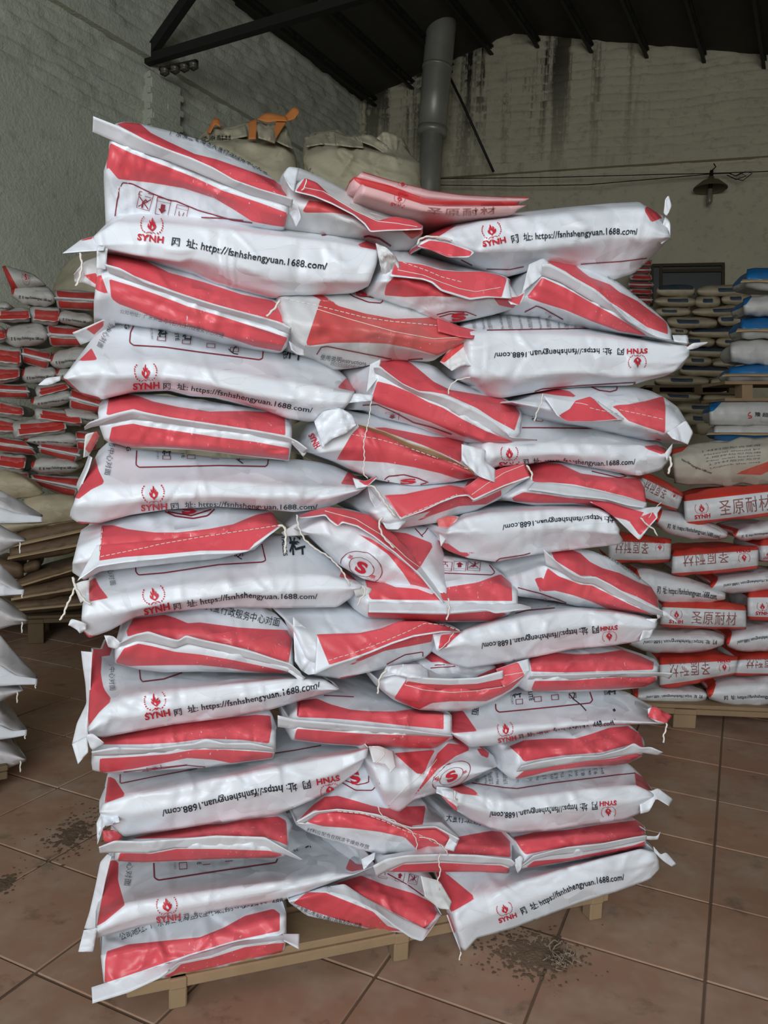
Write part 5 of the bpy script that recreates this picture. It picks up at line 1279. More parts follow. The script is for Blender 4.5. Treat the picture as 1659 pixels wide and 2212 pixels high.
s.thread([225,465, 232,500, 215,520, 245,522], -.02, .003)

# --- centre, thirteenth layer, sewn, badge above
s = SK('K', 'sack with two red sewn folds and a white end tab, lower middle',
  [(.14, [230,760, 330,680, 440,610, 510,600, 600,650, 720,790, 815,800, 840,860, 910,880, 1000,985]), (.02, [100,900, 230,835, 420,830, 600,870, 760,920, 900,910, 1002,992]), (0, [110,918, 330,910, 560,950, 760,1000, 960,1010]), (.06, [100,922, 160,962, 300,1012, 450,1062, 560,1082, 700,1082, 820,1072, 975,1070])],
  [[108,902, 200,808, 260,768, 330,763, 420,788, 520,818, 600,833, 700,823, 817,818, 800,922, 700,932, 600,892, 480,852, 330,842, 200,842], [158,907, 230,850, 330,848, 450,858, 560,888, 650,928, 740,940, 880,933, 962,988, 930,1062, 780,1072, 700,992, 560,962, 400,942, 250,932]])
s.fin([(-.03, [102,906, 200,850, 330,836, 450,848, 560,868, 640,908, 740,938, 870,930, 1002,1000]), (0, [150,915, 230,862, 330,856, 450,868, 560,898, 650,936, 740,955, 870,950, 985,1030])], 'sewn_flap', [[240,860, 330,848, 450,860, 560,885, 650,925, 740,948, 870,940, 950,985, 940,1010, 870,955, 740,962, 560,905, 330,862]], 'sack_paper')
s.fin([(-.01, [955,985, 1002,1000]), (-.01, [918,1052, 970,1072])], 'tape_tail')
s.lines([[350,690, 430,735, 520,735, 555,690, 520,620], [370,680, 440,705, 500,690, 500,630]], 2.2); s.decal('ess', [405,705, 460,690], 62, 'printed_letter')
s.decal('use2', [160,950, 330,1000, 500,1050], 18); s.stitch([330,845, 480,860, 600,905, 700,955, 800,985, 930,1055])
s.thread([550,820, 570,870, 640,900, 740,960, 770,1020, 765,1060], -.04, .0015); s.thread([780,990, 850,1000, 920,1050, 940,1090], -.04, .0016)

# --- left, seventh layer of ends
s = SK('J', 'sack with a wavy white tape across thin red bands, lower left',
  [(.1, [380,840, 600,802, 900,757, 1180,712, 1250,735, 1282,770]), (.02, [330,870, 600,835, 900,800, 1265,830]), (0, [310,925, 640,890, 860,890, 1120,900, 1255,920]), (.02, [305,955, 640,935, 900,930, 1240,940]), (.06, [300,967, 450,982, 700,974, 950,960, 1200,952, 1250,940])],
  [[390,842, 600,802, 800,770, 900,763, 1000,743, 1200,723, 1247,748, 1256,885, 1200,862, 1150,847, 1000,837, 860,832, 680,842, 440,847], [316,972, 330,925, 500,930, 640,903, 860,903, 1000,908, 1150,913, 1235,935, 1180,952, 900,957, 700,967, 450,977]])
s.fin([(-.03, [213,893, 300,858, 440,862, 660,848, 860,830, 1130,838, 1180,868, 1240,903, 1337,962]), (0, [218,927, 310,924, 480,928, 640,898, 860,902, 1000,904, 1120,910, 1240,935, 1332,968])])

# --- centre right, tape end under the twisted sacks
s = SK('K', 'sack with an address above its red bands, lower middle, at the right',
  [(.14, [760,1065, 850,1000, 925,865, 1050,900, 1180,942, 1280,960, 1302,1000]), (.02, [580,1090, 760,1078, 950,1040, 1292,1045]), (0, [555,1135, 700,1110, 900,1110, 1292,1120]), (.06, [560,1180, 766,1185, 950,1183, 1140,1185, 1272,1192])],
  [[945,1020, 1000,988, 1181,955, 1278,969, 1285,1103, 1181,1093, 900,1080, 950,1060], [598,1187, 690,1142, 900,1132, 1100,1142, 1230,1147, 1285,1167, 1267,1192, 1100,1182, 800,1182]])
s.fin([(-.03, [525,1150, 600,1110, 720,1090, 900,1085, 1100,1090, 1290,1112, 1312,1138]), (0, [545,1210, 620,1170, 700,1135, 900,1125, 1100,1138, 1230,1140, 1295,1158])], amp=.004)
s.decal('addr3', [925,905, 1070,918, 1250,965], 34)
s.thread([895,1080, 885,1110, 890,1150, 900,1180, 880,1230, 890,1280], -.05, .002)

# --- right, thirteenth layer
s = SK('M', 'sack with red bands and a ragged left end above the lowest right sack',
  [(.1, [570,732, 700,711, 900,690, 1100,665, 1310,638, 1368,682]), (.02, [590,770, 700,760, 1000,725, 1368,705]), (0, [625,865, 700,855, 1000,812, 1370,750]), (.02, [625,910, 800,880, 1000,850, 1372,780]), (.05, [622,932, 800,907, 1000,872, 1200,837, 1372,797])],
  [[578,742, 700,713, 900,698, 1100,666, 1310,640, 1357,680, 1362,727, 1200,767, 1000,787, 800,817, 650,847, 620,810], [638,932, 700,885, 900,868, 1100,830, 1300,790, 1368,765, 1364,797, 1200,832, 1000,867, 800,902]])
s.fin([(-.03, [700,852, 800,826, 900,802, 1100,782, 1300,742, 1375,732]), (0, [615,925, 700,878, 800,853, 1000,832, 1200,797, 1375,758])], amp=.002)
s.fin([(.0, [1370,735, 1440,738, 1456,708]), (.0, [1372,755, 1400,760, 1442,756])], 'tape_tail'); s.fin([(-.01, [590,875, 620,850, 640,870]), (-.01, [585,900, 605,968, 625,930])], 'torn_corner', mat='sack_paper')

# --- left, long side, lowest
s = SK('N', 'long white sack with tick boxes and web address, lowest of those on the left',
  [(.22, [170,106, 300,120, 600,116, 900,98, 980,55, 1100,45, 1200,62, 1285,125]), (0, [110,392, 230,302, 400,272, 700,227, 960,197, 1100,167, 1200,170, 1288,132]), (-.012, [112,415, 300,345, 600,290, 960,230, 1200,175, 1285,138]), (.05, [115,442, 300,393, 500,353, 700,313, 900,283, 980,263, 1120,203, 1255,153])],
  [[172,112, 207,118, 205,200, 234,302, 150,372, 115,392, 140,250], [1163,152, 1200,66, 1252,108, 1245,150, 1190,162]], back=.40)
s.fin([(.12, [160,88, 130,120, 110,220, 85,330, 62,402]), (.1, [177,98, 152,200, 132,300, 120,385, 110,412])], 'tape', amp=.003)
s.fin([(.0, [60,410, 118,398]), (.0, [37,500, 100,500])], 'tape_tail')
s.fin([(.02, [1230,110, 1290,80]), (.0, [1240,155, 1285,110])], 'end_flap', mat='sack_paper')
s.lines([[355,125, 358,190, 375,200, 600,165, 870,125, 878,108]], 3)
for x, y in ((463,159), (560,140), (655,126), (752,112)): s.decal('tickbox', [x,y, x+34,y-3], 38, 'printed_box')
s.decal('lite', [528,62, 538,138], 18); s.decal('factory', [436,85, 440,158], 9); s.decal('addr4', [246,60, 244,130, 232,226], 22); s.decal('zhuliao', [958,-20, 980,20, 1003,72], 42); s.decal('tables', [938,-20, 948,82], 18)
s.decal('logo', [368,372, 470,357], name='printed_logo'); s.decal('url', [480,356, 600,336, 700,318, 850,294, 970,274], 18)

# --- centre, lowest
s = SK('N', 'sack with a red and white end drooping over the pallet, bottom middle',
  [(.14, [930,262, 1100,200, 1290,160, 1500,180, 1560,240, 1572,325]), (.02, [925,275, 1080,225, 1250,255, 1400,320, 1570,345]), (0, [925,290, 1080,250, 1200,285, 1320,345, 1440,425, 1555,360]), (.06, [930,295, 1000,347, 1130,377, 1250,402, 1350,417, 1430,422, 1490,456])],
  [[1120,212, 1230,178, 1330,218, 1450,253, 1562,308, 1540,360, 1500,402, 1400,352, 1250,272, 1180,232], [943,295, 1000,248, 1080,250, 1180,290, 1280,330, 1340,390, 1405,412, 1340,412, 1250,397, 1130,362, 1020,327]])
s.fin([(-.0, [1090,226, 1160,214, 1250,274, 1330,318, 1400,358, 1510,408, 1562,352]), (-.03, [1090,248, 1200,284, 1300,334, 1370,394, 1440,442, 1487,457, 1535,390])], amp=.003)
s.fin([(.0, [1480,180, 1560,200, 1612,290]), (-.02, [1500,270, 1560,318, 1602,322])], 'end_flap', mat='sack_paper_dusty')
for x, t in ((1345, 'icon_cup'), (1415, 'icon_dry'), (1470, 'icon_hook')): s.decal(t, [x,160 + (x - 1345) * .18, x-38,152 + (x - 1345) * .18], 32, 'printed_icon')
s.lines([[1340,172, 1420,215, 1500,272]], 2)
s.decal('addr2', [955,312, 1060,355, 1230,392], 14)

# --- right, lowest
s = SK('M', 'long white sack with a web address sagging over the pallet, bottom right',
  [(.12, [145,967, 200,960, 400,945, 800,905, 1000,870, 1200,835, 1340,800, 1412,800]), (0, [208,1192, 355,1108, 600,1022, 850,942, 1100,872, 1340,812, 1428,832]), (-.01, [235,1290, 400,1220, 700,1110, 1000,1010, 1300,920, 1445,880]), (.03, [262,1402, 292,1428, 360,1347, 580,1287, 800,1202, 1000,1127, 1200,1067, 1400,992, 1452,932])],
  [[133,967, 180,960, 356,1106, 205,1192, 200,1250, 190,1190], [1340,800, 1400,778, 1425,800, 1400,812]], back=.40)
s.fin([(.0, [1415,798, 1460,850, 1490,830, 1552,903]), (.0, [1420,830, 1455,868, 1480,890, 1524,918])], 'tape_tail')
s.fin([(.01, [195,1200, 230,1300, 265,1400]), (-.01, [180,1210, 220,1320, 262,1425])], 'end_flap', [[180,1190, 195,1195, 235,1310, 225,1320]], 'sack_paper', amp=.002)
s.decal('logo', [492,1250, 598,1212], name='printed_logo'); s.decal('url', [628,1198, 730,1152, 850,1088, 950,1044, 1070,1016, 1238,991], 34)
s.thread([262,1425, 262,1455, 245,1490, 258,1550, 258,1610], .0, .0026)

# --- left, lowest end
s = SK('N', 'sack with red bands and a long white tape hanging below, bottom left',
  [(.1, [130,452, 350,385, 600,338, 800,298, 880,288, 915,290]), (.02, [132,520, 300,485, 600,430, 800,375, 915,350]), (0, [145,640, 300,590, 500,525, 700,465, 915,430]), (.05, [160,680, 380,615, 600,575, 800,532, 908,497])],
  [[158,497, 250,468, 400,453, 550,438, 650,398, 740,348, 860,318, 887,338, 887,412, 700,452, 500,512, 300,582, 148,632, 150,540], [378,614, 440,582, 470,552, 600,525, 740,480, 860,465, 907,462, 897,502, 700,542, 500,592]])
s.fin([(0, [93,650, 150,632, 300,588, 500,520, 700,460, 900,425, 970,425]), (-.03, [97,718, 250,672, 380,612, 430,572, 460,547, 600,517, 700,477, 900,452, 968,490])], amp=.003)
s.decal('addr', [218,457, 350,402, 500,370, 800,305], 25)

# --- three folded empty bags on top
def flat_bag(label, rows, red, base, seed, d0):
    b = Sack('P', MP, 'folded_empty_bag', label, 'folded empty bags on top of the near stack', rows, red, 'sack_pink', 0.34, 0.02, d0, 0.0015, 8, 6.0, seed, 0.004)
    b.decal('logo', base, name='printed_logo')
    return b
paper_material('sack_pink', srgb(226, 178, 178), srgb(200, 52, 56), 0.5, 0.2)
b = flat_bag('flat pink and red empty bag, uppermost of the folded three', [(.02, [120,116, 360,190, 700,275, 900,305, 1200,325, 1500,330, 1530,342]), (0, [100,150, 360,235, 560,300, 700,330, 900,348, 1200,362, 1480,358])],
  [[120,110, 360,185, 700,270, 900,300, 1500,325, 1535,340, 1480,344, 900,314, 700,284, 360,200, 120,130]], [400,268, 490,292], 1, .06)
b = flat_bag('flat red empty bag, middle one of the folded three', [(.0, [60,160, 360,235, 560,310, 660,345, 800,358, 1100,365, 1440,368]), (.01, [50,250, 200,300, 560,380, 660,395, 800,402, 1100,405, 1420,400])],
  [[50,150, 360,228, 660,338, 800,350, 1445,362, 1420,405, 800,395, 660,388, 560,370, 120,235, 60,190]], [420,300, 500,320], 2, .03)
b = flat_bag('flat pink empty bag with a red edge, lowest of the folded three', [(.0, [125,222, 300,275, 480,335, 650,390, 800,402, 1100,408, 1500,398]), (.0, [108,290, 300,345, 480,400, 640,445, 800,455, 1100,448, 1430,430]), (.01, [100,316, 300,372, 480,428, 620,458, 880,482, 1150,478, 1390,466])],
  [[125,214, 300,268, 480,328, 650,383, 800,396, 1505,392, 1500,402, 800,410, 650,400, 480,345, 300,286, 125,234]], [360,392, 470,424], 3, .0)
b.decal('brand', [660,462, 800,476, 1000,475, 1235,460], 42)
PF = Plane(_a, MYAW)
def along(plane, x, y, z=0.0): return float((at_z(*f2(x, y), z) - plane.p0) @ plane.t)
ztop = float(PF.at(*f2(383, 2098))[2])
xl, xr = along(PF, 268, 2150), along(PF, 1318, 1985)
mid = (xl + xr) / 2
pallet('wooden_pallet', 'pale wooden pallet under the near stack of printed sacks', PF, xl, xr, 1.0, ztop, 6, 'wood', [along(PF, 385, 2183) - mid, along(PF, 868, 2079) - mid, along(PF, 1290, 1990) - mid], .045)

# ------------------------------------------------------------------ sacks of the stacks behind, built from their four corners
def quad_map(Q):
    Q = np.array(Q, float).reshape(4, 2)
    def f(u, v):
        u = np.asarray(u, float); v = np.asarray(v, float)
        return ((1 - u) * (1 - v))[..., None] * Q[0] + (u * (1 - v))[..., None] * Q[1] + (u * v)[..., None] * Q[2] + ((1 - u) * v)[..., None] * Q[3]
    return f
_bs = [500]
def QS(plane, crop, Q, style, label, group, d0=0.0, mat=None, back=0.42, flip=False, name=None, step=4.2, tape_mat='tape_white', grow=0.0):
    if grow:
        Q = list(Q)
        for a, b_ in ((1, 7), (3, 5)): m_ = (Q[a] + Q[b_]) / 2; Q[a] = m_ + (Q[a] - m_) * (1 + grow); Q[b_] = m_ + (Q[b_] - m_) * (1 + grow)
    f = quad_map(Q); _bs[0] += 3; U = np.linspace(0, 1, 9)
    fl_ = lambda us, vs: list(np.asarray(f(np.array(us, float), np.array(vs, float))).ravel())
    pin = {'long': .30, 'sand': .22, 'blue': .12, 'brown': .16, 'plain': .1}.get(style, .06)
    e = np.clip(np.minimum(U, 1 - U) / .22, 0, 1); pinch = pin * (1 - e) ** 1.6
    wob = random.Random(_bs[0]); jw = [wob.uniform(-.05, .05) for _ in U]
    row = lambda v: fl_(U, v + (0.5 - v) * 2 * pinch + np.array(jw) * (1 if v in (0, 1) else .3))
    rows = [(.10, row(0)), (.02, row(.22)), (0, row(.5)), (.02, row(.8)), (.07, row(1))]
    band = lambda v0, v1, u0=.05, u1=.95: fl_(np.r_[np.linspace(u0, u1, 7), np.linspace(u1, u0, 7)], np.r_[v0 + .04 * np.sin(np.linspace(0, 3, 7)), np.full(7, v1)])
    red, mt = [], mat or 'sack_paper_grey'
    if style == 'tape': red = [band(.08, .40), band(.58, .94)]
    elif style == 'sewn': red = [band(.20, .80, .16, .96)]
    elif style == 'brand': red = [band(-.1, .26, -.05, 1.05), band(.86, 1.2, -.05, 1.05)]
    elif style == 'long': red = [fl_([0, .12, .06, 0], [-.1, .1, .5, .7])]
    elif style == 'sand': u0 = wob.uniform(.08, .42); red = [band(.22, .60, u0, u0 + wob.uniform(.38, .52))] if wob.random() > .22 else [band(-.2, .4, .05, .95)]
    elif style == 'bluetop': red = [band(-.2, .52, -.05, 1.05)]
    elif style == 'bluelow': red = [band(.55, 1.2, -.05, 1.05)]
    elif style == 'bluecorner': red = [fl_([-.05, .2, .05, -.05], [-.2, -.2, .4, .5])]
    elif style == 'badgeless': red = [fl_([-.05, .2, .1, -.05], [-.1, -.1, .12, .2]), fl_([.55, 1.05, 1.05, .8], [.75, .42, .56, .8])]
    elif style == 'badge': red = [fl_([-.05, .12, .2, -.05], [-.1, -.1, 1.1, 1.1])]
    nm = name or 'stacked_sack'
    s = Sack(crop, plane, nm, label, group, rows, red, mt, back, 0, d0, .007, 14, step, _bs[0], .03, roundpx=10, neck=(.9, .84, .8, .76), shrink=.7)
    if style == 'tape': s.fin([(-.03, fl_(np.linspace(-.03, 1.03, 6), [.42, .40, .43, .41, .44, .42])), (0, fl_(np.linspace(-.02, 1.05, 6), [.55, .53, .56, .54, .56, .55]))], mat=tape_mat, target=False)
    if style == 'sewn': s.fin([(0, fl_(np.linspace(.1, 1.0, 6), [.45, .5, .45, .5, .45, .4])), (-.03, fl_(np.linspace(.05, 1.02, 6), [.85, .8, .85, .78, .82, .7]))], 'sewn_flap', [band(.40, .76, .12, .98)], mt, target=False)
    if style in ('bluetop', 'bluelow'): s.fin([(0, fl_(np.linspace(-.05, 1.0, 5), [.5] * 5)), (-.04, fl_(np.linspace(-.08, 1.0, 5), [.66, .62, .66, .62, .64]))], 'tape', mat='tape_kraft', target=False)
    if style == 'brand':
        b = (lambda u0, u1, v: fl_([u0, u1], [v, v])) if not flip else (lambda u0, u1, v: fl_([1 - u0, 1 - u1], [1 - v, 1 - v]))
        s.decal('logo', b(.10, .26, .80), name='printed_logo', lift=.004); s.decal('brand', b(.36, .88, .76), 0.34 * abs(Q[7] - Q[1]), lift=.004)
    if style == 'long':
        b = fl_([.16, .5, .9], [.72, .68, .74]) if not flip else fl_([.92, .5, .16], [.48, .44, .5])
        s.decal('url', b, lift=.004, h=0.13 * abs(Q[7] - Q[1]))
    if style == 'badge': s.decal('badge', fl_([.38, .62], [.85, .8]), 0.6 * abs(Q[7] - Q[1]), 'printed_badge')
    return s

# --- right-hand stack
paper_material('sack_dust_red', srgb(188, 180, 164), srgb(196, 60, 44), 0.7, 0.5, dirtcol=srgb(140, 126, 106))
ra, rb_ = at_z(*f2(1430, 1572), 0.0), at_z(*f2(1659, 1582), 0.0)
RP = Plane(ra, math.atan2(rb_[1] - ra[1], rb_[0] - ra[0])); RG = 'red and white sacks on the right-hand pallet'
rp = lambda *a, **k: QS(RP, 'S', *a, group=RG, mat='sack_orange_red', **k)
rzt = float(RP.at(*f2(1500, 1525))[2])
pallet('wooden_pallet', 'wooden pallet under the right-hand stack', RP, -.35, 1.25, 1.0, rzt, 6, 'wood', [-.15 - .45 + .62 - .35, .55, .9], .12)
s = QS(RP, 'S', [440,-120,1330,-235,1330,170,470,190], 'badgeless', 'dust covered sack with printed text lines on top of the right-hand stack', RG, d0=.14, mat='sack_dust_red')
for k, y in enumerate((-95, -70, -45, -20, 5, 30)): s.decal(INS[k % 18], [690 + k * 12, y + 15, 900, y - 15, 1150, y - 35], 11, lift=.006)
s.decal('urlend', [520,-20, 640,40, 760,85], 16, lift=.006)
rp([235,62,548,232,492,388,150,275], 'brand', 'sack end with upside down logo, topmost beside the near stack', flip=True)
rp([535,235,1330,150,1330,410,555,508], 'brand', 'large sack end with upright logo and four characters, top of the right-hand stack', d0=-.02)
rp([300,330,900,520,880,640,330,560], 'long', 'sagging white sack with web address under the topmost sack end, right-hand stack', d0=.02)
rp([930,520,1330,440,1330,590,950,628], 'long', 'white sack at the frame edge under the large upright logo sack', d0=.03)
rp([-60,560,445,590,437,792,-60,800], 'brand', 'sack end with upside down logo, half hidden behind the torn red corner', flip=True, d0=.03)
rp([455,690,1142,640,1135,842,442,908], 'brand', 'sack end with upside down logo in the middle of the right-hand stack', flip=True)
rp([1145,612,1500,600,1500,795,1142,800], 'brand', 'sack end cut by the frame, right of the middle upside down logo', d0=.02)
rp([40,775,880,1000,870,1120,300,1115], 'long', 'sagging white sack with web address left in the middle of the right-hand stack', d0=.02)
rp([740,910,1400,830,1400,1000,760,1050], 'long', 'white sack with upside down web address at the right frame edge', flip=True, d0=.05)
rp([372,1090,1040,1120,1040,1335,352,1312], 'brand', 'flat sack end with upright logo and four characters, right-hand stack', d0=-.01)
rp([1050,1008,1700,1000,1700,1255,1048,1255], 'brand', 'sack end cut by the frame with upright emblem, lower right', d0=.02)
rp([60,1330,880,1330,850,1510,130,1505], 'long', 'white sack with small upside down web address, lower left of the right-hand stack', flip=True, d0=.04)
rp([860,1335,1400,1250,1400,1480,900,1520], 'long', 'white sack with upside down address below the frame edge emblem', flip=True, d0=.05)
rp([345,1540,980,1530,955,1690,350,1805], 'brand', 'slanted sack end with upside down logo near the pallet, right-hand stack', flip=True)
rp([985,1525,1500,1510,1500,1695,940,1695], 'brand', 'sack end near the pallet cut by the right frame edge', flip=True, d0=.02)
rp([90,1790,770,1780,700,1925,200,1925], 'long', 'lowest white sack at the left of the right-hand pallet', flip=True, d0=.04)
rp([700,1740,1500,1690,1500,1935,760,1940], 'long', 'lowest white sack with web address at the right frame edge', d0=.0)

# --- blue and white sacks beyond
bl = at_z(*f2(1560, 1430), 0.0); BLP = Plane(bl, math.radians(3)); BG = 'blue and white sacks beyond the right-hand stack'
bq = lambda *a, **k: QS(BLP, 'R', *a, group=BG, mat='sack_blue', back=.3, grow=.06, **k)
bq([1255,275,1800,235,1800,480,1225,460], 'bluetop', 'blue topped sack, uppermost at the right frame edge')
bq([1215,545,1800,500,1800,735,1220,715], 'bluecorner', 'white sack with torn kraft strip below the uppermost blue one')
bq([1190,740,1800,735,1800,930,1200,935], 'bluetop', 'blue topped sack with kraft tape, third from the top')
bq([1090,955,1800,930,1800,1185,1095,1165], 'plain', 'plain white sack between two blue topped ones')
bq([1085,1195,1800,1180,1800,1350,1060,1345], 'bluetop', 'blue topped sack lying on the raised pallet')
s = bq([890,1540,1800,1510,1800,1765,890,1760], 'bluecorner', 'white sack with red flame mark and characters under the raised pallet')
text_template('yuchao', '豫 超 耐 材', 'ink_black', 0.01)
shapes_template('flame_mark', [([stroke([(.2, 0), (.9, .1), (.9, .4), (.1, .5), (.1, .8), (.6, 1.2)], .22)], 0)], ['ink_red'])
s.decal('yuchao', [1325,1672, 1460,1680, 1600,1685], 30, lift=.005); s.decal('flame_mark', [1258,1690, 1300,1692], 44, 'printed_logo', lift=.005)
bq([940,1755,1800,1740,1800,1930,930,1905], 'bluelow', 'white and blue sack with kraft tape resting on the dusty sack')
s = bq([880,1900,1800,1930,1800,2200,880,2150], 'bluelow', 'blue sack hidden mostly behind the dusty top sack')
# raised pallet between the blue sacks
zr = float(BLP.at(*f2(1620, 826))[2]); pr_ = bpy.data.objects.new('wooden_pallet', None); COL.objects.link(pr_); pr_.location = BLP.at(*f2(1620, 862))
def rput(n, x0, y0, x1, y1, dep, d):
    q = [BLP.at(*f2(x, y), d) for x, y in ((x0, y0), (x1, y0), (x1, y1), (x0, y1))]
    V = q + [p + BLP.n * dep for p in q]
    o = link(n, mesh_from(n, V, [(0, 3, 2, 1), (4, 5, 6, 7), (0, 1, 5, 4), (1, 2, 6, 5), (2, 3, 7, 6), (3, 0, 4, 7)], False), 'wood'); o.parent = pr_; o.location = -Vector(pr_.location)
rput('deck_board', 1566, 823, 1800, 830, .35, 0.0); rput('block', 1603, 830, 1626, 860, .1, 0.02); rput('block', 1760, 830, 1790, 860, .1, 0.02); rput('base_board', 1566, 860, 1800, 866, .35, .02)
tag(pr_, 'raised wooden pallet between layers of blue sacks', 'pallet', 'wooden pallets')

# --- sand coloured sacks in front of the back wall
sd = at_z(*f2(1500, 1245), 0.0); SDP = Plane(sd, math.radians(-8)); SG = 'sand coloured sacks before the back wall'
SQ = [[390,432,765,425,752,532,388,525], [772,438,1320,425,1320,520,780,532], [362,540,765,532,765,628,378,615], [768,534,1000,528,1000,630,742,634], [1005,520,1300,505,1280,605,1015,605], [370,640,720,640,712,718,390,715], [720,650,1240,612,1240,722,740,715],
      [470,728,972,738,968,828,520,832], [972,715,1300,690,1280,808,980,810], [480,826,692,840,690,900,520,895], [698,850,1240,828,1240,935,700,908], [650,915,952,930,942,1010,660,1010], [955,930,1180,925,1160,1015,960,1008], [670,1020,1130,1030,1120,1112,670,1098],
      [600,1102,922,1112,912,1195,610,1192], [928,1148,1160,1140,1150,1200,930,1205], [600,1200,1120,1210,1110,1298,620,1285], [360,1290,905,1300,882,1388,380,1380], [908,1310,1120,1318,1110,1385,905,1385], [330,1440,835,1458,790,1535,460,1525], [840,1468,1230,1475,1230,1540,830,1540],
      [560,1555,1020,1555,980,1645,600,1645], [640,1645,905,1660,885,1765,660,1755], [760,1720,960,1715,960,1840,780,1850]]
SLAB = ['under the window, left of the top row', 'right of the top row', 'left in the second row from the top', 'in the middle of the second row', 'at the right of the second row', 'left in the third row, dark top', 'right in the third row',
        'left in the fourth row', 'right in the fourth row, dark top', 'short one left in the fifth row', 'long one in the fifth row', 'left in the sixth row', 'dark one right in the sixth row', 'in the seventh row', 'left in the eighth row', 'flat one right in the eighth row', 'in the ninth row',
        'left in the last row above the dark gap', 'right in the last row above the dark gap', 'first below the dark gap, left', 'first below the dark gap, right', 'second below the dark gap', 'third below the dark gap', 'lowest one seen beside the blue sacks']
for k, (q, lb) in enumerate(zip(SQ, SLAB)):
    QS(SDP, 'R', q, 'sand' if k not in (15, 18, 20, 23) else 'brown', 'sand coloured sack with dark label, ' + lb if k not in (15, 18, 20, 23) else 'plain sand coloured sack, ' + lb, SG, mat='sack_sand', step=3.6, grow=.12)
# dark pallet in the gap
gp = bpy.data.objects.new('wooden_pallet', None); COL.objects.link(gp); gp.location = SDP.at(*f2(1480, 850))
for n, x0, y0, x1, y1 in (('deck_board', 1395, 832, 1600, 837), ('base_board', 1395, 848, 1600, 852), ('block', 1410, 837, 1425, 848), ('block', 1500, 837, 1518, 848), ('block', 1575, 837, 1590, 848)):
    q = [SDP.at(*f2(x, y), .03) for x, y in ((x0, y0), (x1, y0), (x1, y1), (x0, y1))]; V = q + [p + SDP.n * (.8 if 'board' in n else .1) for p in q]
    o = link(n, mesh_from(n, V, [(0, 3, 2, 1), (4, 5, 6, 7), (0, 1, 5, 4), (1, 2, 6, 5), (2, 3, 7, 6), (3, 0, 4, 7)], False), 'wood_dark'); o.parent = gp; o.location = -Vector(gp.location)
tag(gp, 'dark pallet between the layers of sand coloured sacks', 'pallet', 'wooden pallets')
# small red and white sacks far back, seen beside the slanting sack
FRP = Plane(SDP.p0 + SDP.n * .45, math.radians(-8))
for k, (q, lb) in enumerate((([200,175,345,180,345,245,190,235], 'topmost'), ([160,250,335,250,335,310,150,310], 'second from the top'), ([130,315,345,320,345,385,130,380], 'third from the top'), ([120,390,360,395,360,450,120,445], 'fourth from the top'), ([120,455,350,460,350,520,120,510], 'fifth from the top'), ([120,525,350,530,350,600,120,590], 'lowest one visible'))):
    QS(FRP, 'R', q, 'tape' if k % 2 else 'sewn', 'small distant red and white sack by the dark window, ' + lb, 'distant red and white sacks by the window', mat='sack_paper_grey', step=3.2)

# --- far stack on the left
LFP = Plane((-2.0, 5.75, 0), math.radians(10)); LG = 'red and white sacks of the far left stack'
LQ = [([10,150,285,215,400,290,100,318], 'badge', 'with a round S mark, on top'), ([85,308,450,325,482,472,110,432], 'long', 'white, in the first row under the top'), ([460,352,830,372,825,500,490,482], 'tape', 'with tape, first row, next to the near stack'), ([-60,440,90,450,80,515,-60,520], 'long', 'cut by the frame in the first row'),
      ([-40,515,255,505,255,600,-40,605], 'sewn', 'in the second row at the frame edge'), ([250,490,515,505,492,632,268,602], 'sewn', 'in the middle of the second row'), ([480,522,800,560,790,645,490,612], 'long', 'bluish white, second row, with emblem'),
      ([25,665,400,640,412,795,40,802], 'long', 'white, third row, with dark lettering'), ([392,655,700,680,700,805,430,802], 'tape', 'with tape, third row, next to the near stack'), ([-60,640,40,680,50,770,-60,780], 'sewn', 'cut by the frame in the third row'),
      ([-40,832,182,850,172,990,-40,962], 'sewn', 'in the fourth row at the frame edge'), ([188,838,445,888,405,1005,192,945], 'tape', 'slanting, in the fourth row'), ([425,890,770,830,740,962,430,1005], 'long', 'bluish white, fourth row'),
      ([-40,1000,170,1010,160,1100,-40,1130], 'sewn', 'in the fifth row at the frame edge'), ([175,1010,505,1005,460,1105,190,1135], 'long', 'white, fifth row'), ([470,1010,800,1040,800,1110,480,1100], 'long', 'small white, fifth row, by the tape end'),
      ([-40,1150,232,1165,252,1255,-40,1245], 'tape', 'in the sixth row at the frame edge'), ([290,1180,562,1130,600,1190,320,1262], 'sewn', 'in the middle of the sixth row'), ([250,1270,605,1185,622,1295,280,1345], 'long', 'white, slanting up, sixth row'), ([598,1195,880,1290,870,1385,590,1335], 'tape', 'slanting down beside the near stack, sixth row'),
      ([-40,1285,205,1345,195,1420,-40,1400], 'sewn', 'in the seventh row at the frame edge'), ([295,1350,700,1400,690,1500,300,1440], 'sewn', 'in the middle of the seventh row'), ([500,1360,860,1400,860,1480,600,1470], 'long', 'white, seventh row, behind the raised tape'),
      ([-40,1430,180,1480,180,1560,-40,1560], 'sewn', 'in the eighth row at the frame edge'), ([90,1480,560,1440,560,1550,120,1600], 'sewn', 'broad, in the eighth row'), ([200,1600,640,1545,680,1675,220,1650], 'long', 'white, ninth row, with dark lettering'), ([640,1560,830,1570,830,1690,660,1690], 'tape', 'in the ninth row beside the near stack'),
      ([-40,1600,210,1640,330,1740,-40,1700], 'tape', 'in the tenth row at the frame edge'), ([330,1650,700,1700,640,1810,330,1720], 'tape', 'slanting, in the tenth row'), ([-40,1740,240,1760,190,1890,-40,1850], 'sewn', 'in the eleventh row at the frame edge'), ([260,1790,620,1790,720,1880,270,1900], 'long', 'grey white, eleventh row'),
      ([250,1920,700,1960,640,2110,300,1990], 'tape', 'lowest, slanting above the brown sacks'), ([-60,1880,250,1900,240,1990,-60,1980], 'sewn', 'lowest at the frame edge')]
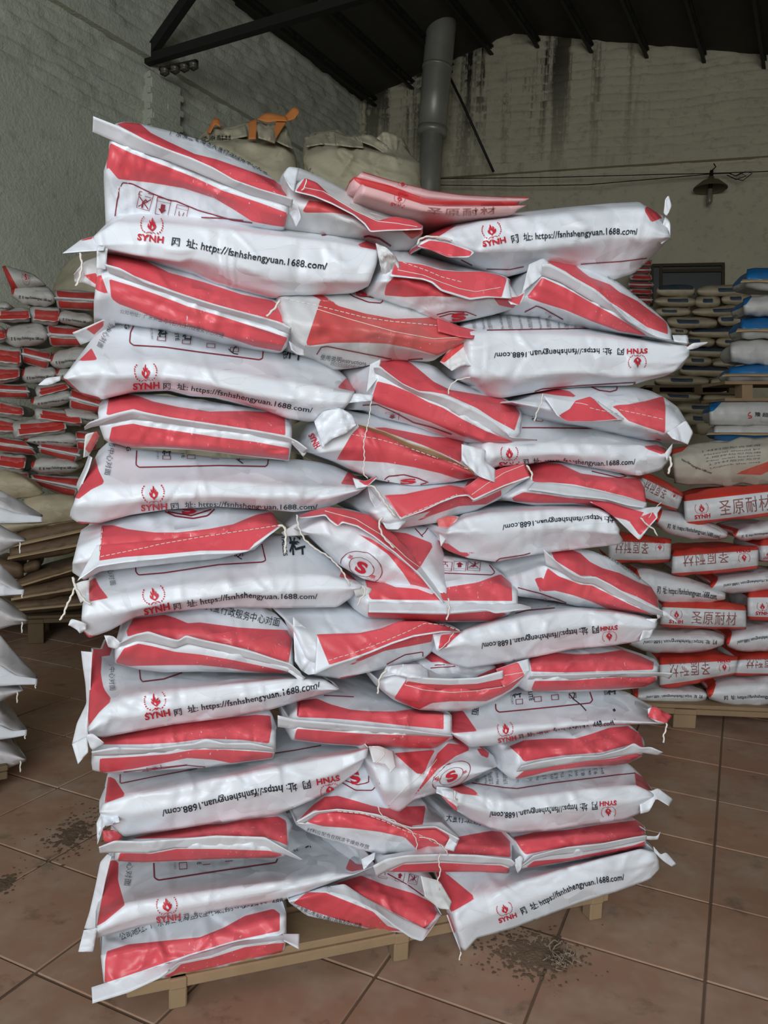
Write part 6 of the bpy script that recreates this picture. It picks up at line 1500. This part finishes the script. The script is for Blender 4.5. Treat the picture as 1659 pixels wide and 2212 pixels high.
for k, (q, st, lb) in enumerate(LQ):
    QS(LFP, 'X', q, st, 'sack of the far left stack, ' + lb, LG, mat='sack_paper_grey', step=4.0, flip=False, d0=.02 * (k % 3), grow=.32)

# --- brown sacks on a dark pallet below it
bw = at_z(*f2(60, 1392), 0.0); bw2 = at_z(*f2(185, 1345), 0.0); BWP = Plane(bw, math.atan2(bw2[1] - bw[1], bw2[0] - bw[0])); 
BWP = Plane(bw, math.radians(18)); WG = 'brown sacks on the dark pallet'
BQ = [([-80,120,120,135,305,245,-80,300], 'pale cream sack sloping down, on top by the left frame edge', 'sack_sand'), ([120,285,465,265,540,400,260,445], 'large tan sack under the pale cream one', 'sack_sand'), ([-80,430,300,440,560,405,-80,520], 'tan sack beneath the large tan one', 'sack_sand'),
      ([60,505,560,405,560,500,90,605], 'brown sack, second below the tan ones', 'sack_brown'), ([60,590,560,485,550,590,60,680], 'brown sack, third below the tan ones', 'sack_brown'), ([140,700,250,665,255,725,150,750], 'small folded brown sack corner', 'sack_brown'), ([-80,660,150,690,150,780,-80,760], 'brown sack by the left frame edge, mid height', 'sack_brown'),
      ([90,790,560,650,560,720,130,850], 'brown sack in the middle of its pile', 'sack_brown'), ([60,860,560,760,560,860,90,935], 'brown sack, second from the pallet', 'sack_brown'), ([20,935,560,880,560,965,60,1010], 'lowest brown sack on the dark pallet', 'sack_brown')]
for k, (q, lb, mt) in enumerate(BQ):
    s = QS(BWP, 'Y', q, 'brown', lb, WG, mat=mt, step=5, grow=.28)
    if k in (3, 4, 7, 8, 9):
        f = quad_map(q); s.fin([(0, list(f(np.linspace(-.02, 1, 6), np.full(6, .62)).ravel())), (-.03, list(f(np.linspace(-.03, 1, 6), np.full(6, .82)).ravel()))], mat='tape_kraft', target=False)
pz = float(BWP.at(*f2(120, 1330))[2])
pallet('wooden_pallet', 'dark pallet under the brown sacks at the left', BWP, -.9, 1.0, .9, max(.12, pz), 5, 'wood_dark', [-.75, 0, .75], .1, True)

# --- white sacks at the near left, corners pointing right
wn = at_z(*f2(20, 1722), 0.0); WNP = Plane(wn, math.radians(35)); NG = 'white woven sacks at the left frame edge'
WQ = [([[-300,190,0,225,130,300,268,385], [-300,330,0,330,100,370,268,412], [-300,430,-100,440,100,440,262,432]], 'topmost, tape pointing right', 1), ([[-300,450,0,448,90,500,165,535], [-300,540,0,540,90,545,165,550], [-300,640,0,622,70,590,160,552]], 'second from the top, with a tied corner', 0),
      ([[-300,640,0,690,80,770,152,848], [-300,800,0,800,80,850,152,868], [-300,910,0,898,80,892,152,886]], 'third from the top, with tape', 1), ([[-300,900,0,900,90,970,178,1028], [-300,1000,0,1000,90,1040,178,1050], [-300,1120,0,1105,80,1080,175,1068]], 'fourth from the top, with hanging thread', 0),
      ([[-300,1100,0,1140,100,1260,236,1402], [-300,1330,0,1320,100,1390,236,1430], [-300,1470,0,1465,100,1458,232,1454]], 'fifth from the top, largest tape end', 1), ([[-300,1450,0,1468,70,1472,148,1478], [-300,1510,0,1510,70,1500,148,1490], [-300,1580,0,1562,60,1530,142,1496]], 'sixth from the top, thin corner', 0),
      ([[-300,1580,0,1615,80,1680,170,1732], [-300,1700,0,1700,80,1740,170,1750], [-300,1810,0,1800,80,1790,170,1772]], 'second from the floor, with tape', 1), ([[-300,1790,0,1805,80,1850,168,1918], [-300,1880,0,1880,80,1900,168,1925], [-300,1990,0,1982,60,1975,160,1935]], 'lowest, with hanging thread', 0)]
for k, (r, lb, tp) in enumerate(WQ):
    s = Sack('Y', WNP, 'woven_sack', 'plain white sack at the left edge, ' + lb, NG, [(.08, r[0]), (0, r[1]), (.06, r[2])], (), 'sack_plain_white', .5, 0, 0, .006, 14, 6, 900 + k, .02)
    x, y = r[1][-2], r[1][-1]
    if tp: s.fin([(-.005, [r[1][0] + 100, r[1][1] + 20, r[1][2], r[1][3] + 10, r[1][4], r[1][5] + 5, x, y - 14]), (-.012, [r[2][0] + 100, r[2][1] - 4, r[2][2], r[2][3] - 4, r[2][4], r[2][5] - 4, x - 3, r[2][-1] - 2])], mat='tape_white', amp=.001)
    if k != 0: s.thread([x - 40, y + 6, x - 38, y + 40, x - 42, y + 75] if not tp else [x - 12, r[2][-1] - 4, x - 14, r[2][-1] + 20], -.01, .003)
pallet('wooden_pallet', 'wooden pallet corner under the white sacks at the left', WNP, -1.3, .0, .9, float(WNP.at(*f2(10, 1658))[2]), 5, 'wood_dark', [-.5, .0, .52], .13)

# --- big bulk bags
paper_material('bulk_fabric', srgb(186, 178, 152), srgb(90, 80, 60), 0.8, 0.35, dirtcol=srgb(120, 108, 84))
plain_material('strap_orange', srgb(206, 128, 70), 0.8, 0.2, 0.15, 12)
def bulk_bag(label, plane, crop, rows, seed):
    return Sack(crop, plane, 'bulk_bag', label, 'bulk bags behind the near stack', rows, (), 'bulk_fabric', .95, 0, 0, .045, 60, 5, seed, .2, 'bulk bag', 60, .85)
_bb = at_z(*f2(560, 1290), 0.0); BB = Plane((_bb[0], 5.5, 0), math.radians(6))
s = bulk_bag('beige bulk bag with orange lifting straps behind the top left sack', BB, 'W',
  [(.50, [372,205, 420,160, 480,130, 560,140, 640,112, 700,95, 760,128, 820,112, 862,125, 885,200]), (.30, [355,225, 500,205, 600,195, 700,215, 800,220, 895,245]), (.08, [335,275, 500,232, 640,222, 760,245, 860,255, 918,305]),
   (0, [310,420, 600,400, 932,420]), (-.02, [300,800, 600,800, 935,800]), (.06, [320,1240, 600,1250, 915,1240])], 1)
for rows in ([(.20, [715,82, 750,60, 805,66, 865,82]), (.16, [705,95, 760,115, 810,105, 870,108])], [(.2, [650,112, 702,92]), (.1, [660,150, 700,145]), (.03, [655,205, 695,205])], [(.2, [815,95, 868,105]), (.1, [790,160, 830,165]), (.0, [755,220, 790,228])], [(.25, [850,85, 905,25, 935,45]), (.22, [870,105, 910,95, 932,60])], [(.35, [425,170, 460,88, 495,95]), (.3, [445,172, 470,120, 500,140])]):
    s.fin(rows, 'lifting_strap', mat='strap_orange', amp=.004, thick=.006)
for rows in ([(.38, [400,190, 470,140, 560,150, 640,125]), (.2, [420,215, 500,200, 570,205, 650,190])], [(.36, [700,110, 770,130, 840,118]), (.12, [710,200, 760,215, 800,230])], [(.3, [800,150, 860,130, 885,190]), (.08, [800,215, 850,240, 900,260])]):
    s.fin(rows, 'gathered_mouth', mat='bulk_fabric', amp=.035, folds=22)
s.decal('brand', [395,215, 470,212, 560,210], 22, 'printed_marking', mats=['ink_black'])
s = bulk_bag('beige bulk bag with a crumpled open top, left of the flue pipe', BB, 'W',
  [(.50, [968,195, 1010,168, 1100,160, 1150,150, 1200,185, 1290,175, 1360,200, 1400,158, 1440,190, 1500,190, 1532,250]), (.25, [958,220, 1100,232, 1250,238, 1400,275, 1550,290]), (.05, [955,300, 1100,265, 1300,265, 1500,315, 1605,340]),
   (0, [952,480, 1300,480, 1612,480]), (-.02, [950,800, 1300,800, 1615,800]), (.06, [965,1240, 1300,1250, 1600,1240])], 2)
for rows in ([(.42, [965,195, 1050,165, 1150,152]), (.1, [975,250, 1060,235, 1170,245])], [(.42, [1130,160, 1200,188, 1280,178]), (.12, [1140,240, 1220,250, 1290,255])]):
    s.fin(rows, 'gathered_mouth', mat='bulk_fabric', amp=.035, folds=22)
s.fin([(.3, [1240,190, 1330,180, 1420,240]), (.22, [1260,215, 1340,245, 1430,300])], 'gathered_mouth', mat='bulk_fabric', amp=.03)
s.fin([(.35, [1330,235, 1400,160, 1480,190]), (.2, [1400,280, 1440,300, 1470,340])], 'gathered_mouth', mat='bulk_fabric', amp=.03)
BB3 = Plane((-1.9, 6.3, 0), math.radians(6))
bulk_bag('grey beige bulk bag low behind the upper left of the near stack', BB3, 'O',
  [(.45, [122,606, 132,580, 160,552, 200,540, 300,535, 430,560]), (.1, [114,625, 160,600, 220,590, 320,590, 435,610]), (0, [110,800, 200,800, 435,800]), (.06, [118,1260, 200,1265, 425,1260])], 4)
for rows, lb, sd in (([(.06, [322,1262, 600,1270, 912,1262]), (0, [310,1500, 600,1500, 925,1500]), (0, [310,2300, 600,2300, 925,2300]), (.06, [325,2890, 600,2895, 910,2890])], 'beige bulk bag under the one with orange straps', 7),
                     ([(.06, [968,1262, 1300,1270, 1598,1262]), (0, [955,1500, 1300,1500, 1610,1500]), (0, [955,2300, 1300,2300, 1610,2300]), (.06, [970,2850, 1300,2855, 1595,2850])], 'beige bulk bag under the crumpled one', 8)):
    bulk_bag(lb, BB, 'W', rows, sd)

# --- scrap of dry weeds on the floor
wc = at_z(*f2(1203, 2085), 0.0); rg = random.Random(4)
wr_ = bpy.data.objects.new('dry_weed_clump', None); COL.objects.link(wr_); wr_.location = wc
plain_material('dry_weed', srgb(138, 124, 106), 0.9, 0.1, 0.2, 30)
for k in range(34):
    a = rg.uniform(0, 6.28); r0 = rg.uniform(0, .035); p = np.array([r0 * math.cos(a), r0 * math.sin(a), rg.uniform(.004, .03)]); P = [p]
    for i in range(4):
        p = p + np.array([rg.uniform(-.018, .018), rg.uniform(-.018, .018), rg.uniform(-.01, .012)]); p[2] = max(.003, p[2]); P.append(p)
    o = link('stem', tube_mesh('stem', P, .0018, 4), 'dry_weed'); o.parent = wr_
tag(wr_, 'small clump of dry grey weeds on the floor', 'weeds')

# --- patches of trodden dirt on the tiles
plain_material('floor_dirt', srgb(108, 90, 74), 0.95, 0.1, 0.3, 25, 0.5)
def dirt(label, px, py, rx, ry, seed, n=260):
    c = at_z(*f2(px, py), 0.0); rg = random.Random(seed); V, Fc = [], []
    for k in range(n):
        a = rg.uniform(0, 6.28); q = abs(rg.gauss(0, .5)); x, y = c[0] + rx * q * math.cos(a), c[1] + ry * q * math.sin(a)
        r = rg.uniform(.002, .013) * max(.25, 1 - q * .5); o = len(V); m_ = 7; h = r * rg.uniform(.05, .18)
        for i in range(m_):
            b_ = 2 * math.pi * i / m_; w = r * rg.uniform(.6, 1.2); V.append((x + w * math.cos(b_), y + w * math.sin(b_), .0002))
        V.append((x, y, h))
        for i in range(m_): Fc.append((o + i, o + (i + 1) % m_, o + m_))
    o = link('dirt_patch', mesh_from('dirt_patch', V, Fc, False), 'floor_dirt'); tag(o, label, 'dirt', None, 'stuff')
dirt('grey dirt trodden around the dry weeds', 1150, 2060, .17, .13, 1, 900)
dirt('dark dirt smear on the floor left of the near stack', 160, 1800, .12, .24, 2, 420)
dirt('grey dirt beside the pallet foot at the bottom left', 10, 1910, .06, .1, 3, 140)
